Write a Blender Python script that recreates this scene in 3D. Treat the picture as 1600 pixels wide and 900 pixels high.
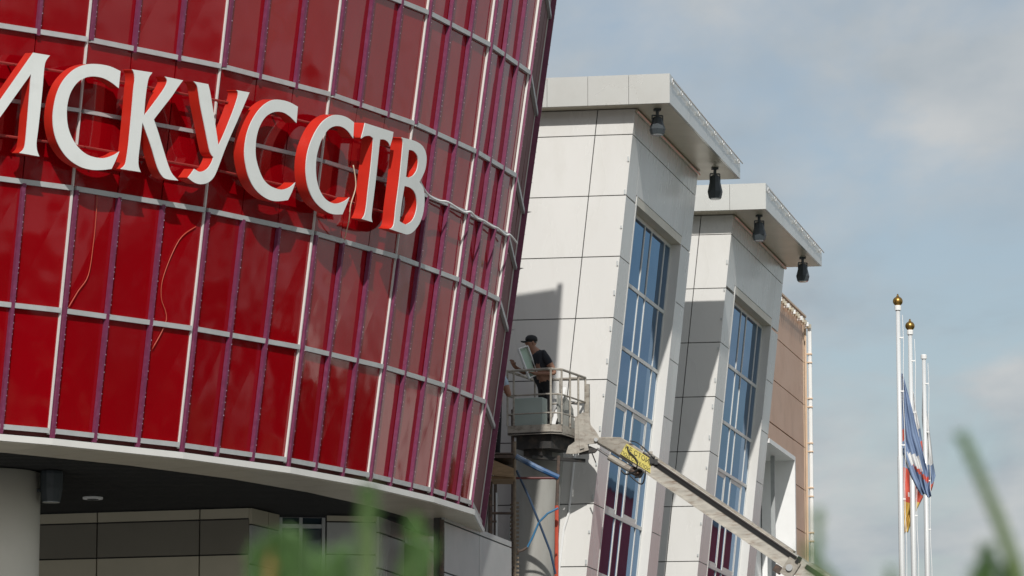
import bpy, bmesh, math, random
from mathutils import Vector as V, Matrix

for o in list(bpy.data.objects): bpy.data.objects.remove(o)
random.seed(7)
S = bpy.context.scene
COL = S.collection

# ------------------------------------------------------------------ camera
FPX, YH, CZ = 6000.0, 1402.9, 1.6            # focal length in photo pixels, horizon row, eye height
TH = math.atan((YH-450)/FPX)
cd = bpy.data.cameras.new('camera'); cam = bpy.data.objects.new('camera', cd); COL.objects.link(cam)
cam.location = (0, 0, CZ); cam.rotation_euler = (math.pi/2+TH, 0, 0)
cd.sensor_width = 36; cd.lens = FPX/1600*36; cd.clip_end = 3000; cd.clip_start = 0.1
cd.dof.use_dof = True; cd.dof.focus_distance = 62; cd.dof.aperture_fstop = 7.0
S.camera = cam
S.render.resolution_x, S.render.resolution_y = 1024, 576

# ------------------------------------------------------------------ light
SUN = V((.015, -1.34, 1)).normalized()
sl = bpy.data.lights.new('sun', 'SUN'); sl.energy = 3.7; sl.angle = math.radians(.53); sl.color = (1, .97, .92)
so = bpy.data.objects.new('sun', sl); COL.objects.link(so)
so.rotation_euler = SUN.to_track_quat('Z', 'Y').to_euler(); so.location = (0, -20, 60)

w = bpy.data.worlds.new('World'); S.world = w; w.use_nodes = True
N = w.node_tree.nodes; L = w.node_tree.links; N.clear()
def wn(t, **k):
    n = N.new(t)
    for a, b in k.items(): setattr(n, a, b)
    return n
wo = wn('ShaderNodeOutputWorld'); bg = wn('ShaderNodeBackground'); bg.inputs[1].default_value = .1
sky = wn('ShaderNodeTexSky', sky_type='NISHITA', sun_disc=False)
sky.sun_elevation = math.asin(SUN.z); sky.sun_rotation = math.pi-.011
sky.air_density = 1.2; sky.dust_density = 1.6; sky.ozone_density = 2.0
hs = wn('ShaderNodeHueSaturation'); hs.inputs['Saturation'].default_value = .80; hs.inputs['Value'].default_value = .92
L.new(sky.outputs[0], hs.inputs['Color'])
tc = wn('ShaderNodeTexCoord'); sp = wn('ShaderNodeSeparateXYZ'); L.new(tc.outputs['Generated'], sp.inputs[0])
def wm(op, a, b=None):
    n = wn('ShaderNodeMath', operation=op)
    for i, x in enumerate((a, b)):
        if x is None: continue
        if isinstance(x, (int, float)): n.inputs[i].default_value = x
        else: L.new(x, n.inputs[i])
    return n.outputs[0]
den = wm('ADD', wm('MAXIMUM', sp.outputs[2], 0), .10)
cb = wn('ShaderNodeCombineXYZ')
L.new(wm('MULTIPLY', wm('DIVIDE', sp.outputs[0], den), 2.3), cb.inputs[0]); L.new(wm('DIVIDE', sp.outputs[1], den), cb.inputs[1])
cb.inputs[2].default_value = 3.3
n1 = wn('ShaderNodeTexNoise'); n1.inputs['Scale'].default_value = 1.25; n1.inputs['Detail'].default_value = 7
n1.inputs['Roughness'].default_value = .56; n1.inputs['Distortion'].default_value = .35
L.new(cb.outputs[0], n1.inputs['Vector'])
cr = wn('ShaderNodeValToRGB'); cr.color_ramp.elements[0].position = .37; cr.color_ramp.elements[1].position = .56
cr.color_ramp.elements[0].color = (.10, .10, .10, 1); cr.color_ramp.elements[1].color = (.92, .92, .92, 1)
L.new(n1.outputs[0], cr.inputs[0])
n2 = wn('ShaderNodeTexNoise'); n2.inputs['Scale'].default_value = 2.6; n2.inputs['Detail'].default_value = 5
L.new(cb.outputs[0], n2.inputs['Vector'])
cc = wn('ShaderNodeValToRGB'); cc.color_ramp.elements[0].position = .3; cc.color_ramp.elements[1].position = .7
cc.color_ramp.elements[0].color = (3.5, 4.1, 4.6, 1); cc.color_ramp.elements[1].color = (5.7, 5.85, 5.9, 1)
L.new(n2.outputs[0], cc.inputs[0])
mx = wn('ShaderNodeMix', data_type='RGBA'); L.new(cr.outputs[0], mx.inputs[0]); L.new(hs.outputs[0], mx.inputs[6]); L.new(cc.outputs[0], mx.inputs[7])
L.new(mx.outputs[2], bg.inputs[0]); L.new(bg.outputs[0], wo.inputs[0])
S.view_settings.view_transform = 'Standard'; S.view_settings.look = 'None'
S.view_settings.exposure = 0.0; S.view_settings.gamma = 1; S.view_settings.use_curve_mapping = False

# ------------------------------------------------------------------ helpers
CT, ST = math.cos(TH), math.sin(TH)
def ray(px, py):
    u = (px-800)/FPX; v = (450-py)/FPX
    return V((u, CT-v*ST, ST+v*CT))
def atY(px, py, Y): r = ray(px, py); return r*(Y/r.y)+V((0, 0, CZ))
def atZ(px, py, Z): r = ray(px, py); return r*((Z-CZ)/r.z)+V((0, 0, CZ))
def on_plane(px, py, O, n):
    r = ray(px, py); o = V((0, 0, CZ)); return o+r*((O-o).dot(n)/r.dot(n))

def tag(o, label=None, cat=None, group=None, kind=None):
    if label: o['label'] = label
    if cat: o['category'] = cat
    if group: o['group'] = group
    if kind: o['kind'] = kind
    return o
def thing(name, label, cat, loc, group=None):
    o = bpy.data.objects.new(name, None); COL.objects.link(o); o.location = loc; o.empty_display_size = .3
    return tag(o, label, cat, group)
def root_loc(p):
    while p.parent: p = p.parent
    return p.location.copy()
class MB:
    def __init__(s): s.v = []; s.f = []; s.m = []
    def add(s, vs, fs, mi=0):
        b = len(s.v); s.v += [V(x) for x in vs]; s.f += [tuple(b+i for i in f) for f in fs]; s.m += [mi]*len(fs); return s
    def slab(s, O, A, B, C, mi=0):
        O, A, B, C = V(O), V(A), V(B), V(C)
        if A.cross(B).dot(C) < 0: A, B = B, A
        vs = [O, O+A, O+A+B, O+B, O+C, O+A+C, O+A+B+C, O+B+C]
        return s.add(vs, [(0,3,2,1),(4,5,6,7),(0,1,5,4),(1,2,6,5),(2,3,7,6),(3,0,4,7)], mi)
    def hexa(s, v8, mi=0):     # bottom 4, top 4 in matching order
        v8 = [V(x) for x in v8]
        c = sum(v8, V())/8; n = (v8[1]-v8[0]).cross(v8[3]-v8[0])
        fs = [(0,3,2,1),(4,5,6,7),(0,1,5,4),(1,2,6,5),(2,3,7,6),(3,0,4,7)]
        if n.dot(v8[4]-v8[0]) < 0: fs = [f[::-1] for f in fs]
        return s.add(v8, fs, mi)
    def box(s, c, d, mi=0, rz=0, R=None):
        R = R or Matrix.Rotation(rz, 3, 'Z')
        a = R@V((d[0], 0, 0)); b = R@V((0, d[1], 0)); e = R@V((0, 0, d[2]))
        return s.slab(V(c)-(a+b+e)/2, a, b, e, mi)
    def tube(s, pts, r, n=8, cap=True, mi=0):
        pts = [V(p) for p in pts]; rs = r if isinstance(r, (list, tuple)) else [r]*len(pts)
        b = len(s.v); up = None
        for i, p in enumerate(pts):
            t = (pts[min(i+1, len(pts)-1)]-pts[max(i-1, 0)]).normalized()
            if up is None:
                up = V((0, 0, 1)) if abs(t.z) < .9 else V((1, 0, 0))
            x = up.cross(t).normalized(); y = t.cross(x).normalized(); up = y
            for k in range(n):
                a = 2*math.pi*k/n; s.v.append(p+(x*math.cos(a)+y*math.sin(a))*rs[i])
        for i in range(len(pts)-1):
            for k in range(n):
                k2 = (k+1) % n
                s.f.append((b+i*n+k, b+i*n+k2, b+(i+1)*n+k2, b+(i+1)*n+k)); s.m.append(mi)
        if cap:
            s.f.append(tuple(b+k for k in range(n))[::-1]); s.f.append(tuple(b+(len(pts)-1)*n+k for k in range(n))); s.m += [mi, mi]
        return s
    def prism(s, poly, ext, mi=0):
        poly = [V(p) for p in poly]; ext = V(ext); n = len(poly)
        nn = V()
        for i in range(n): nn += poly[i].cross(poly[(i+1) % n])
        if nn.dot(ext) < 0: poly = poly[::-1]
        return s.add(poly+[p+ext for p in poly], [tuple(range(n))[::-1], tuple(range(n, 2*n))]+[(i, (i+1) % n, n+(i+1) % n, n+i) for i in range(n)], mi)
    def lathe(s, c, prof, n=16, axis=None, mi=0):
        c = V(c); b = len(s.v); R = axis.to_track_quat('Z', 'Y').to_matrix() if axis else Matrix.Identity(3)
        for r, z in prof:
            for k in range(n):
                a = 2*math.pi*k/n; s.v.append(c+R@V((r*math.cos(a), r*math.sin(a), z)))
        for i in range(len(prof)-1):
            for k in range(n):
                k2 = (k+1) % n; s.f.append((b+i*n+k, b+i*n+k2, b+(i+1)*n+k2, b+(i+1)*n+k)); s.m.append(mi)
        s.f.append(tuple(b+k for k in range(n))[::-1]); s.f.append(tuple(b+(len(prof)-1)*n+k for k in range(n))); s.m += [mi, mi]
        return s
    def build(s, name, mats, parent=None, smooth=False, bevel=0):
        me = bpy.data.meshes.new(name); off = root_loc(parent) if parent else V()
        me.from_pydata([tuple(p-off) for p in s.v], [], s.f)
        if not isinstance(mats, (list, tuple)): mats = [mats]
        for m in mats: me.materials.append(m)
        for p, mi in zip(me.polygons, s.m): p.material_index = mi; p.use_smooth = smooth
        me.validate(); me.update()
        o = bpy.data.objects.new(name, me); COL.objects.link(o)
        if parent: o.parent = parent
        if bevel:
            b = o.modifiers.new('bevel', 'BEVEL'); b.width = bevel; b.segments = 2; b.limit_method = 'ANGLE'; b.angle_limit = .9
        return o
    def top(s, name, mats, label, cat, group=None, smooth=False, bevel=0):   # a thing that is one mesh, origin at its base
        lo = V((sum(p.x for p in s.v)/len(s.v), sum(p.y for p in s.v)/len(s.v), min(p.z for p in s.v)))
        s.v = [p-lo for p in s.v]
        o = s.build(name, mats, None, smooth, bevel); o.location = lo
        return tag(o, label, cat, group)

# ------------------------------------------------------------------ materials
def mat(name, col, rough=.5, metal=0, var=0, scale=3, dirt=None, dscale=6, damt=.5, bump=0, bscale=20, spec=.5, rnd=0, stretch=None, coat=0, trans=0, ior=None):
    m = bpy.data.materials.new(name); m.use_nodes = True
    n = m.node_tree.nodes; l = m.node_tree.links; p = n['Principled BSDF']
    p.inputs['Base Color'].default_value = (*col, 1); p.inputs['Roughness'].default_value = rough; p.inputs['Metallic'].default_value = metal
    p.inputs['Specular IOR Level'].default_value = spec
    if ior: p.inputs['IOR'].default_value = ior
    if coat: p.inputs['Coat Weight'].default_value = coat; p.inputs['Coat Roughness'].default_value = .03
    tcn = n.new('ShaderNodeTexCoord'); vec = tcn.outputs['Object']
    if stretch:
        mp = n.new('ShaderNodeMapping'); mp.inputs['Scale'].default_value = stretch; l.new(vec, mp.inputs[0]); vec = mp.outputs[0]
    cur = None
    def mixin(fac, c2, base):
        mxn = n.new('ShaderNodeMix'); mxn.data_type = 'RGBA'; l.new(fac, mxn.inputs[0])
        if base is None: mxn.inputs[6].default_value = (*col, 1)
        else: l.new(base, mxn.inputs[6])
        mxn.inputs[7].default_value = (*c2, 1); return mxn.outputs[2]
    if var:
        nt = n.new('ShaderNodeTexNoise'); nt.inputs['Scale'].default_value = scale; nt.inputs['Detail'].default_value = 6; l.new(vec, nt.inputs[0])
        r = n.new('ShaderNodeMapRange'); r.inputs[1].default_value = .35; r.inputs[2].default_value = .7; r.inputs[4].default_value = 1; l.new(nt.outputs[0], r.inputs[0])
        cur = mixin(r.outputs[0], tuple(c*(1-var) for c in col), cur)
        rr = n.new('ShaderNodeMapRange'); rr.inputs[3].default_value = max(0, rough-.06); rr.inputs[4].default_value = min(1, rough+.12); l.new(nt.outputs[0], rr.inputs[0]); l.new(rr.outputs[0], p.inputs['Roughness'])
    if dirt:
        nt = n.new('ShaderNodeTexNoise'); nt.inputs['Scale'].default_value = dscale; nt.inputs['Detail'].default_value = 9; nt.inputs['Roughness'].default_value = .65; l.new(vec, nt.inputs[0])
        r = n.new('ShaderNodeMapRange'); r.inputs[1].default_value = .5; r.inputs[2].default_value = .72; r.inputs[4].default_value = damt; l.new(nt.outputs[0], r.inputs[0])
        cur = mixin(r.outputs[0], dirt, cur)
    if rnd:
        oi = n.new('ShaderNodeObjectInfo'); r = n.new('ShaderNodeMapRange'); r.inputs[3].default_value = 1-rnd; r.inputs[4].default_value = 1+rnd; l.new(oi.outputs['Random'], r.inputs[0])
        hsn = n.new('ShaderNodeHueSaturation'); l.new(r.outputs[0], hsn.inputs['Value'])
        if cur is None: hsn.inputs['Color'].default_value = (*col, 1)
        else: l.new(cur, hsn.inputs['Color'])
        cur = hsn.outputs[0]
    if cur: l.new(cur, p.inputs['Base Color'])
    if bump:
        nt = n.new('ShaderNodeTexNoise'); nt.inputs['Scale'].default_value = bscale; nt.inputs['Detail'].default_value = 2; l.new(tcn.outputs['Object'], nt.inputs[0])
        bn = n.new('ShaderNodeBump'); bn.inputs['Strength'].default_value = 1; bn.inputs['Distance'].default_value = bump; l.new(nt.outputs[0], bn.inputs['Height']); l.new(bn.outputs[0], p.inputs['Normal'])
    return m
M = dict(
 redglass=mat('red_back_painted_glass', (.25, .0005, .004), .02, var=.10, scale=.5, bump=.016, bscale=.9, rnd=.05, ior=1.72),
 core=mat('dark_red_cladding', (.115, .012, .012), .6, var=.15, scale=2),
 alu=mat('pale_aluminium', (.52, .53, .53), .38, .25, var=.12, scale=5, dirt=(.35, .34, .31), damt=.35),
 alud=mat('grey_aluminium', (.42, .44, .44), .40, .3, var=.15, scale=6),
 whitecap=mat('white_mullion', (.64, .63, .60), .45, var=.06),
 purple=mat('purple_fin', (.17, .030, .080), .42, var=.22, scale=9, dirt=(.27, .09, .16), damt=.35, dscale=14),
 led=mat('light_bead', (.50, .38, .45), .3),
 letter=mat('letter_face', (.70, .72, .70), .42, var=.05, scale=2, dirt=(.45, .45, .42), dscale=3, damt=.18),
 letter_side=mat('letter_return', (.56, .024, .012), .38, var=.15, scale=4),
 redpaint=mat('red_painted_steel', (.26, .03, .025), .45, var=.2),
 shaded_red=mat('shaded_red_tube', (.10, .018, .016), .5, var=.2),
 orange=mat('orange_red_paint', (.48, .075, .04), .45, var=.15),
 panel=mat('white_cladding', (.67, .66, .635), .24, var=.05, scale=1.2, dirt=(.50, .48, .43), dscale=1.6, damt=.26, rnd=.02, stretch=(1, 1, .35)),
 fascia=mat('cream_fascia', (.60, .60, .57), .22, metal=.25, var=.05, scale=1, dirt=(.46, .45, .41), dscale=1.5, damt=.2, rnd=.02),
 soffit=mat('beige_soffit', (.60, .54, .43), .32, metal=.25, var=.08, scale=1.5, dirt=(.33, .30, .24), dscale=2, damt=.3),
 joint=mat('dark_joint', (.055, .053, .05), .8),
 glass=mat('blue_window_glass', (.10, .165, .265), .03, metal=.9, bump=.004, bscale=.7, rnd=.06),
 dglass=mat('dark_window_glass', (.03, .05, .065), .04, bump=.003, bscale=1),
 frame=mat('window_frame', (.66, .67, .65), .4, .1, var=.06),
 brown=mat('terracotta_cladding', (.58, .37, .255), .45, var=.06, scale=1, dirt=(.30, .19, .13), dscale=2, damt=.2, rnd=.03),
 tan=mat('tan_trim', (.62, .46, .33), .5, var=.08),
 taupe=mat('taupe_cladding', (.185, .170, .135), .5, var=.06, rnd=.04),
 beige=mat('beige_cladding', (.47, .43, .33), .5, var=.06, rnd=.04),
 greyp=mat('grey_cladding', (.40, .41, .40), .45, var=.05, rnd=.04),
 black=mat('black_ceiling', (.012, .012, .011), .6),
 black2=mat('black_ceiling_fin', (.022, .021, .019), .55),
 dark=mat('dark_lamp_metal', (.045, .055, .062), .5, var=.2, scale=8),
 lens=mat('lamp_lens', (.30, .32, .33), .15),
 steel=mat('galvanised_steel', (.56, .57, .57), .38, .35, var=.12, scale=4),
 polewhite=mat('pale_pole_metal', (.70, .71, .71), .3, .2, var=.06, scale=3),
 white=mat('white_paint', (.80, .80, .79), .4, var=.04),
 gold=mat('gilded_metal', (.42, .25, .07), .3, .9, var=.2),
 lift=mat('dirty_lift_paint', (.38, .35, .30), .5, var=.3, scale=7, dirt=(.13, .085, .06), dscale=8, damt=.8, stretch=(1, 1, 2)),
 liftd=mat('dirty_dark_lift_metal', (.028, .027, .026), .6, var=.3, scale=10, dirt=(.16, .12, .09), damt=.5),
 boom=mat('weathered_boom_paint', (.52, .49, .43), .5, var=.3, scale=4, dirt=(.20, .13, .09), dscale=6, damt=.9, stretch=(.6, .6, 3.2)),
 rubber=mat('black_hose', (.018, .018, .018), .45),
 chrome=mat('cylinder_rod', (.7, .7, .7), .15, .9),
 yellow=mat('yellow_warning_plate', (.70, .60, .16), .5, var=.15, scale=20, dirt=(.42, .36, .20), dscale=25, damt=.5),
 ink=mat('black_lettering', (.03, .03, .025), .6),
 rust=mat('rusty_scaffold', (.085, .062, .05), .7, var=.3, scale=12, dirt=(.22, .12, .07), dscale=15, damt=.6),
 tanpole=mat('worn_tan_pole', (.22, .17, .12), .65, var=.3, scale=15),
 blue=mat('blue_paint', (.025, .09, .22), .4, var=.2, scale=8, dirt=(.35, .42, .50), dscale=3, damt=.7),
 dblue=mat('dark_blue_tube', (.02, .045, .09), .45, var=.2),
 lblue=mat('light_blue_hose', (.04, .15, .28), .4),
 wood=mat('scaffold_board', (.30, .20, .11), .7, var=.3, scale=6, stretch=(1, 6, 6)),
 concrete=mat('dusty_plaster_column', (.34, .335, .31), .75, var=.22, scale=1.4, dirt=(.24, .22, .19), dscale=1.7, damt=.6, stretch=(1.5, 1.5, .4)),
 colm=mat('cream_column', (.74, .70, .61), .5, var=.04),
 tray=mat('pale_green_tray', (.42, .56, .46), .4, var=.06),
 box=mat('pale_carton', (.40, .47, .44), .6, var=.08),
 sheet=mat('grey_sheeting', (.34, .34, .31), .6, var=.25, scale=5),
 skin=mat('skin', (.30, .155, .10), .55, var=.1, scale=20),
 navy=mat('navy_shirt', (.016, .017, .024), .8, var=.2, scale=15),
 blackcloth=mat('black_trousers', (.010, .010, .012), .85, var=.2, scale=15),
 shirt2=mat('pale_blue_shirt', (.38, .47, .57), .8, var=.15, scale=12),
 hair=mat('dark_hair', (.012, .009, .007), .6),
 cap=mat('black_cap', (.012, .013, .015), .75),
 asphalt=mat('paving', (.235, .235, .23), .85, var=.2, scale=.4),
 needle=mat('pine_needles', (.10, .20, .055), .5, var=.3, scale=15),
 candle=mat('pine_candle', (.32, .20, .06), .6, var=.3, scale=60),
 needle_b=mat('blue_green_needles', (.05, .13, .085), .5, var=.3, scale=15),
 greenstem=mat('green_stem', (.11, .16, .055), .6, var=.2),
 bark=mat('bark', (.10, .07, .045), .85, var=.4, scale=12),
 leaf=mat('tree_leaves', (.04, .07, .022), .6, var=.4, scale=1.2),
 added_grass=mat('added_lawn_grass', (.045, .075, .022), .9, var=.35, scale=.6),
 redclad=mat('red_cladding', (.80, .06, .08), .5, var=.1),
 f_white=mat('flag_white', (.62, .62, .62), .8), f_blue=mat('flag_blue', (.19, .26, .40), .8, var=.15), f_red=mat('flag_red', (.55, .10, .065), .8, var=.1), f_yel=mat('flag_yellow', (.62, .42, .10), .8, var=.1),
)
M['glass'].node_tree.nodes['Principled BSDF'].inputs['Specular Tint'].default_value = (.52, .66, .82, 1)     # blue coated panes stay blue at a low angle

# ------------------------------------------------------------------ ground
g = MB(); g.add([(-600, -200, 0), (600, -200, 0), (600, 1500, 0), (-600, 1500, 0)], [(0, 1, 2, 3)])
tag(g.build('ground', M['asphalt']), kind='structure')
g = MB(); g.add([(16, -20, .004), (120, -20, .004), (120, 125, .004), (16, 125, .004)], [(0, 1, 2, 3)])
tag(g.build('added_lawn', M['added_grass']), kind='structure')  # dark grass added out of view to dim reflections in the drum glass

# ------------------------------------------------------------------ the red glass drum
DC = V((-17.322, 62.313, 0)); G = .1389
AK = {0: -.8443, 1: -.7144, 2: -.5845, 3: -.4538, 4: -.3248, 5: -.2091}
RK = {0: 17.01, 1: 17.01, 2: 17.0, 3: 16.96, 4: 16.965, 5: 17.03}
def ak(k): return AK[k] if k in AK else (AK[0]+.13*k if k < 0 else AK[5]+.105*(k-5))
def rk(k): return RK.get(k, 17.01)
T = [7.6, 9.156, 10.742, 11.752, 12.681, 14.301, 15.92, 17.4]
TOPZ = 18.7
def E(k, z, off=0):
    if k == 6: return E(5, z, off)+V((.13, 3.25, 0))      # straight return wall behind the last curved facet
    r = rk(k)+G*(z-7.6)+off; return DC+V((r*math.cos(ak(k)), r*math.sin(ak(k)), z))
def FP(k, s, z, off=0):       # point on facet k (between edges k and k+1), fraction s
    p = E(k, z).lerp(E(k+1, z), s)
    return p+fn(k)*off
def fn(k):
    a, b, c = E(k, 9), E(k+1, 9), E(k, 14)
    n = (b-a).cross(c-a).normalized()
    return n if n.dot(a-DC-V((0, 0, a.z))) > 0 else -n
drum = thing('glass_drum', 'round red glass hall flaring outward, with purple fins and pale bars', 'building', (-17.3, 62.3, 0))
K0, K1 = -3, 6
# core: whole front of the drum, cut straight at the back where it joins the hall
ring = [ -13+i for i in range(20)]
cb_ = MB(); lo = [E(k, 7.52, -.06) for k in ring]; hi = [E(k, TOPZ-.1, -.06) for k in ring]
for q_, z_ in ((lo, 7.52), (hi, TOPZ-.1)): q_.append(V((-34, q_[-1].y, z_)))
n = len(lo)
cb_.add(lo+hi, [(i, i+1, n+i+1, n+i) for i in range(n-1)]+[(n-1, 0, n, 2*n-1), tuple(range(n, 2*n))])
cb_.build('facade_core', M['core'], drum)
rows = list(zip(T[:-1], T[1:]))
for k in range(K0, K1):
    nn = fn(k)
    for (z0, z1) in rows:
        for i in range(3):
            s0, s1 = i/3+.004, (i+1)/3-.004
            za, zb = z0+.012, z1-.012
            jit = nn*random.uniform(-.003, .003)
            tw = [nn*random.uniform(-.007, .007) for _ in range(4)]
            q = [FP(k, s0, za)+tw[0], FP(k, s1, za)+tw[1], FP(k, s1, zb)+tw[2], FP(k, s0, zb)+tw[3]]
            m = MB(); m.hexa([p-nn*.03 for p in q]+q)
            m.build('glass_pane' if k < 5 else 'cladding_panel', M['redglass'] if k < 5 else M['core'], drum)
    # bars
    for j, z in enumerate(T):
        hgt = .066 if j not in (3,) else .05
        a, b = FP(k, .0, z), FP(k, 1, z)
        m = MB(); d = .055
        up = (E(k, z+1)-E(k, z)).normalized()
        m.hexa([FP(k, .012, z)-up*hgt/2, FP(k, .988, z)-up*hgt/2, FP(k, .988, z)-up*hgt/2+nn*d, FP(k, .012, z)-up*hgt/2+nn*d,
                FP(k, .012, z)+up*hgt/2, FP(k, .988, z)+up*hgt/2, FP(k, .988, z)+up*hgt/2+nn*d, FP(k, .012, z)+up*hgt/2+nn*d])
        m.build('horizontal_bar', M['alu'] if k < 5 else M['alud'], drum)  # return-wall bars use a darker grey, their shade put into the colour
def vbar(k, s, z0, z1, wdt, dep, name, mt, shift=0, base=0):
    nn = fn(k); t = (E(k+1, 9)-E(k, 9)).normalized()
    vs = []
    for z in (z0, z1):
        p = FP(k, s, z)+t*shift+nn*base
        vs += [p-t*wdt/2, p+t*wdt/2, p+t*wdt/2+nn*dep, p-t*wdt/2+nn*dep]
    m = MB(); m.hexa(vs); return m.build(name, mt, drum), t, nn
def fin(k, s, z0, z1, shift, dep=.06):
    o, t, nn = vbar(k, s, z0, z1, .048, dep, 'fin', M['purple'], shift, .004)
    m = MB(); nb = int((z1-z0)/.085)
    for i in range(nb):
        z = z0+(i+.5+random.uniform(-.25, .25))*(z1-z0)/nb
        p = FP(k, s, z)+t*(shift+.025)+nn*(dep+.002+random.uniform(-.004, .008))
        r = random.uniform(.004, .0075)
        m.add([p+V((r, 0, 0)), p+V((0, r, 0)), p-V((r, 0, 0)), p-V((0, r, 0)), p+V((0, 0, r*1.3)), p-V((0, 0, r*1.3))],
              [(0, 1, 4), (1, 2, 4), (2, 3, 4), (3, 0, 4), (1, 0, 5), (2, 1, 5), (3, 2, 5), (0, 3, 5)])
    b = m.build('light_string', M['led'], o); tag(b, kind='stuff')
for k in range(K0, K1):
    sign = k < 3
    # mullion at the facet edge
    vbar(k, 0, T[0]-.05, TOPZ-.3, .022, .032, 'mullion', M['whitecap'], -.012, -.005)
    spans = [(T[0]-.09, T[2]-.02), (T[4]+.0, T[7])] if (k <= 3) else [(T[0]-.09, T[7])]
    for a, b in spans: fin(k, 0, a, b, .036)
    if k == 5: continue
    spans = [(T[0]-.09, T[2]-.02), (T[4]-.05, T[7])] if sign else [(T[0]-.09, T[7])]
    for a, b in spans:
        fin(k, 1/3, a, b, 0); fin(k, 2/3, a, b, 0)
vbar(5, 1, T[0]-.05, TOPZ-.3, .05, .02, 'mullion', M['whitecap'], -.16, -.005); fin(5, 1, T[0]-.09, T[7], -.03, .095)
# bottom rim: pale fascia band with drip edge, soffit, black ceiling
for k in range(-8, K1):
    if True:
        m = MB()
        m.hexa([E(k, 7.405, .0), E(k+1, 7.405, .0), E(k+1, 7.405, .12), E(k, 7.405, .12), E(k, 7.49, .0), E(k+1, 7.49, .0), E(k+1, 7.49, .11), E(k, 7.49, .11)])
        m.build('rim_band', M['whitecap'], drum)
        for i in range(3):
            m = MB(); s0, s1 = i/3+.003, (i+1)/3-.003
            q = [E(k, 7.405, -.95).lerp(E(k+1, 7.405, -.95), s0), E(k, 7.405, -.95).lerp(E(k+1, 7.405, -.95), s1), E(k, 7.405, .095).lerp(E(k+1, 7.405, .095), s1), E(k, 7.405, .095).lerp(E(k+1, 7.405, .095), s0)]
            m.hexa([p-V((0, 0, .012)) for p in q]+[p+V((0, 0, -.002)) for p in q]); m.build('soffit_panel', M['soffit'], drum)
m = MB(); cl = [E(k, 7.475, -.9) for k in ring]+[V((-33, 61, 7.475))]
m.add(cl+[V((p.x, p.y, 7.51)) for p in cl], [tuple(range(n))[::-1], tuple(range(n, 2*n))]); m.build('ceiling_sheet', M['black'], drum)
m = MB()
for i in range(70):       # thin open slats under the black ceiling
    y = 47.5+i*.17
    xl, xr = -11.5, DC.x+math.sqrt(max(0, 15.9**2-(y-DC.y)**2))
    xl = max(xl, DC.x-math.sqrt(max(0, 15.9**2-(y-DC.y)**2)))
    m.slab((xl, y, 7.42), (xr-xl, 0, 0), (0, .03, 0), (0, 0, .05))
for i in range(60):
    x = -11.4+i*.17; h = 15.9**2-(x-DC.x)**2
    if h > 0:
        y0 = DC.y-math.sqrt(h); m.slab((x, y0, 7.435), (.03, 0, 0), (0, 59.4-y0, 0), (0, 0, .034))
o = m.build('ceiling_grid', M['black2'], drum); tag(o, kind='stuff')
# parapet
m = MB()
for k in range(-13, K1):
    m.hexa([E(k, 17.4, -.05), E(k+1, 17.4, -.05), E(k+1, 17.4, .05), E(k, 17.4, .05), E(k, TOPZ, -.05), E(k+1, TOPZ, -.05), E(k+1, TOPZ, .05), E(k, TOPZ, .05)])
m.build('parapet', M['alu'], drum)
# bracket tips that stick out past the last fin
for z in (T[3], T[4], T[2]):
    m = MB(); p = FP(5, 1.0, z, .0); m.prism([p+V((0, 0, -.03)), p+V((0, 0, .03)), p+V((.16, -.06, .0))], V((0, .03, 0))); m.build('bracket', M['alu'], drum)

# ------------------------------------------------------------------ sign letters
def smooth(pts, corner=42, sub=4):
    P = [V((x, y, 0)) for x, y in pts]; n = len(P); out = []
    def isc(i):
        a = (P[i]-P[i-1]).normalized(); b = (P[(i+1) % n]-P[i]).normalized()
        return a.angle(b) > math.radians(corner)
    C = [isc(i) for i in range(n)]
    for i in range(n):
        p0, p1, p2, p3 = P[i-1], P[i], P[(i+1) % n], P[(i+2) % n]
        t1 = (p2-p0)*.5 if not C[i] else (p2-p1)*.9
        t2 = (p3-p1)*.5 if not C[(i+1) % n] else (p2-p1)*.9
        for j in range(sub):
            t = j/sub; t_2 = t*t; t_3 = t_2*t
            q = p1*(2*t_3-3*t_2+1)+t1*(t_3-2*t_2+t)+p2*(-2*t_3+3*t_2)+t2*(t_3-t_2)
            out.append((q.x, q.y))
    return out
def crop(ox, oy, sc, pts): return [(ox+x/sc, oy+y/sc) for x, y in pts]
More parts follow.
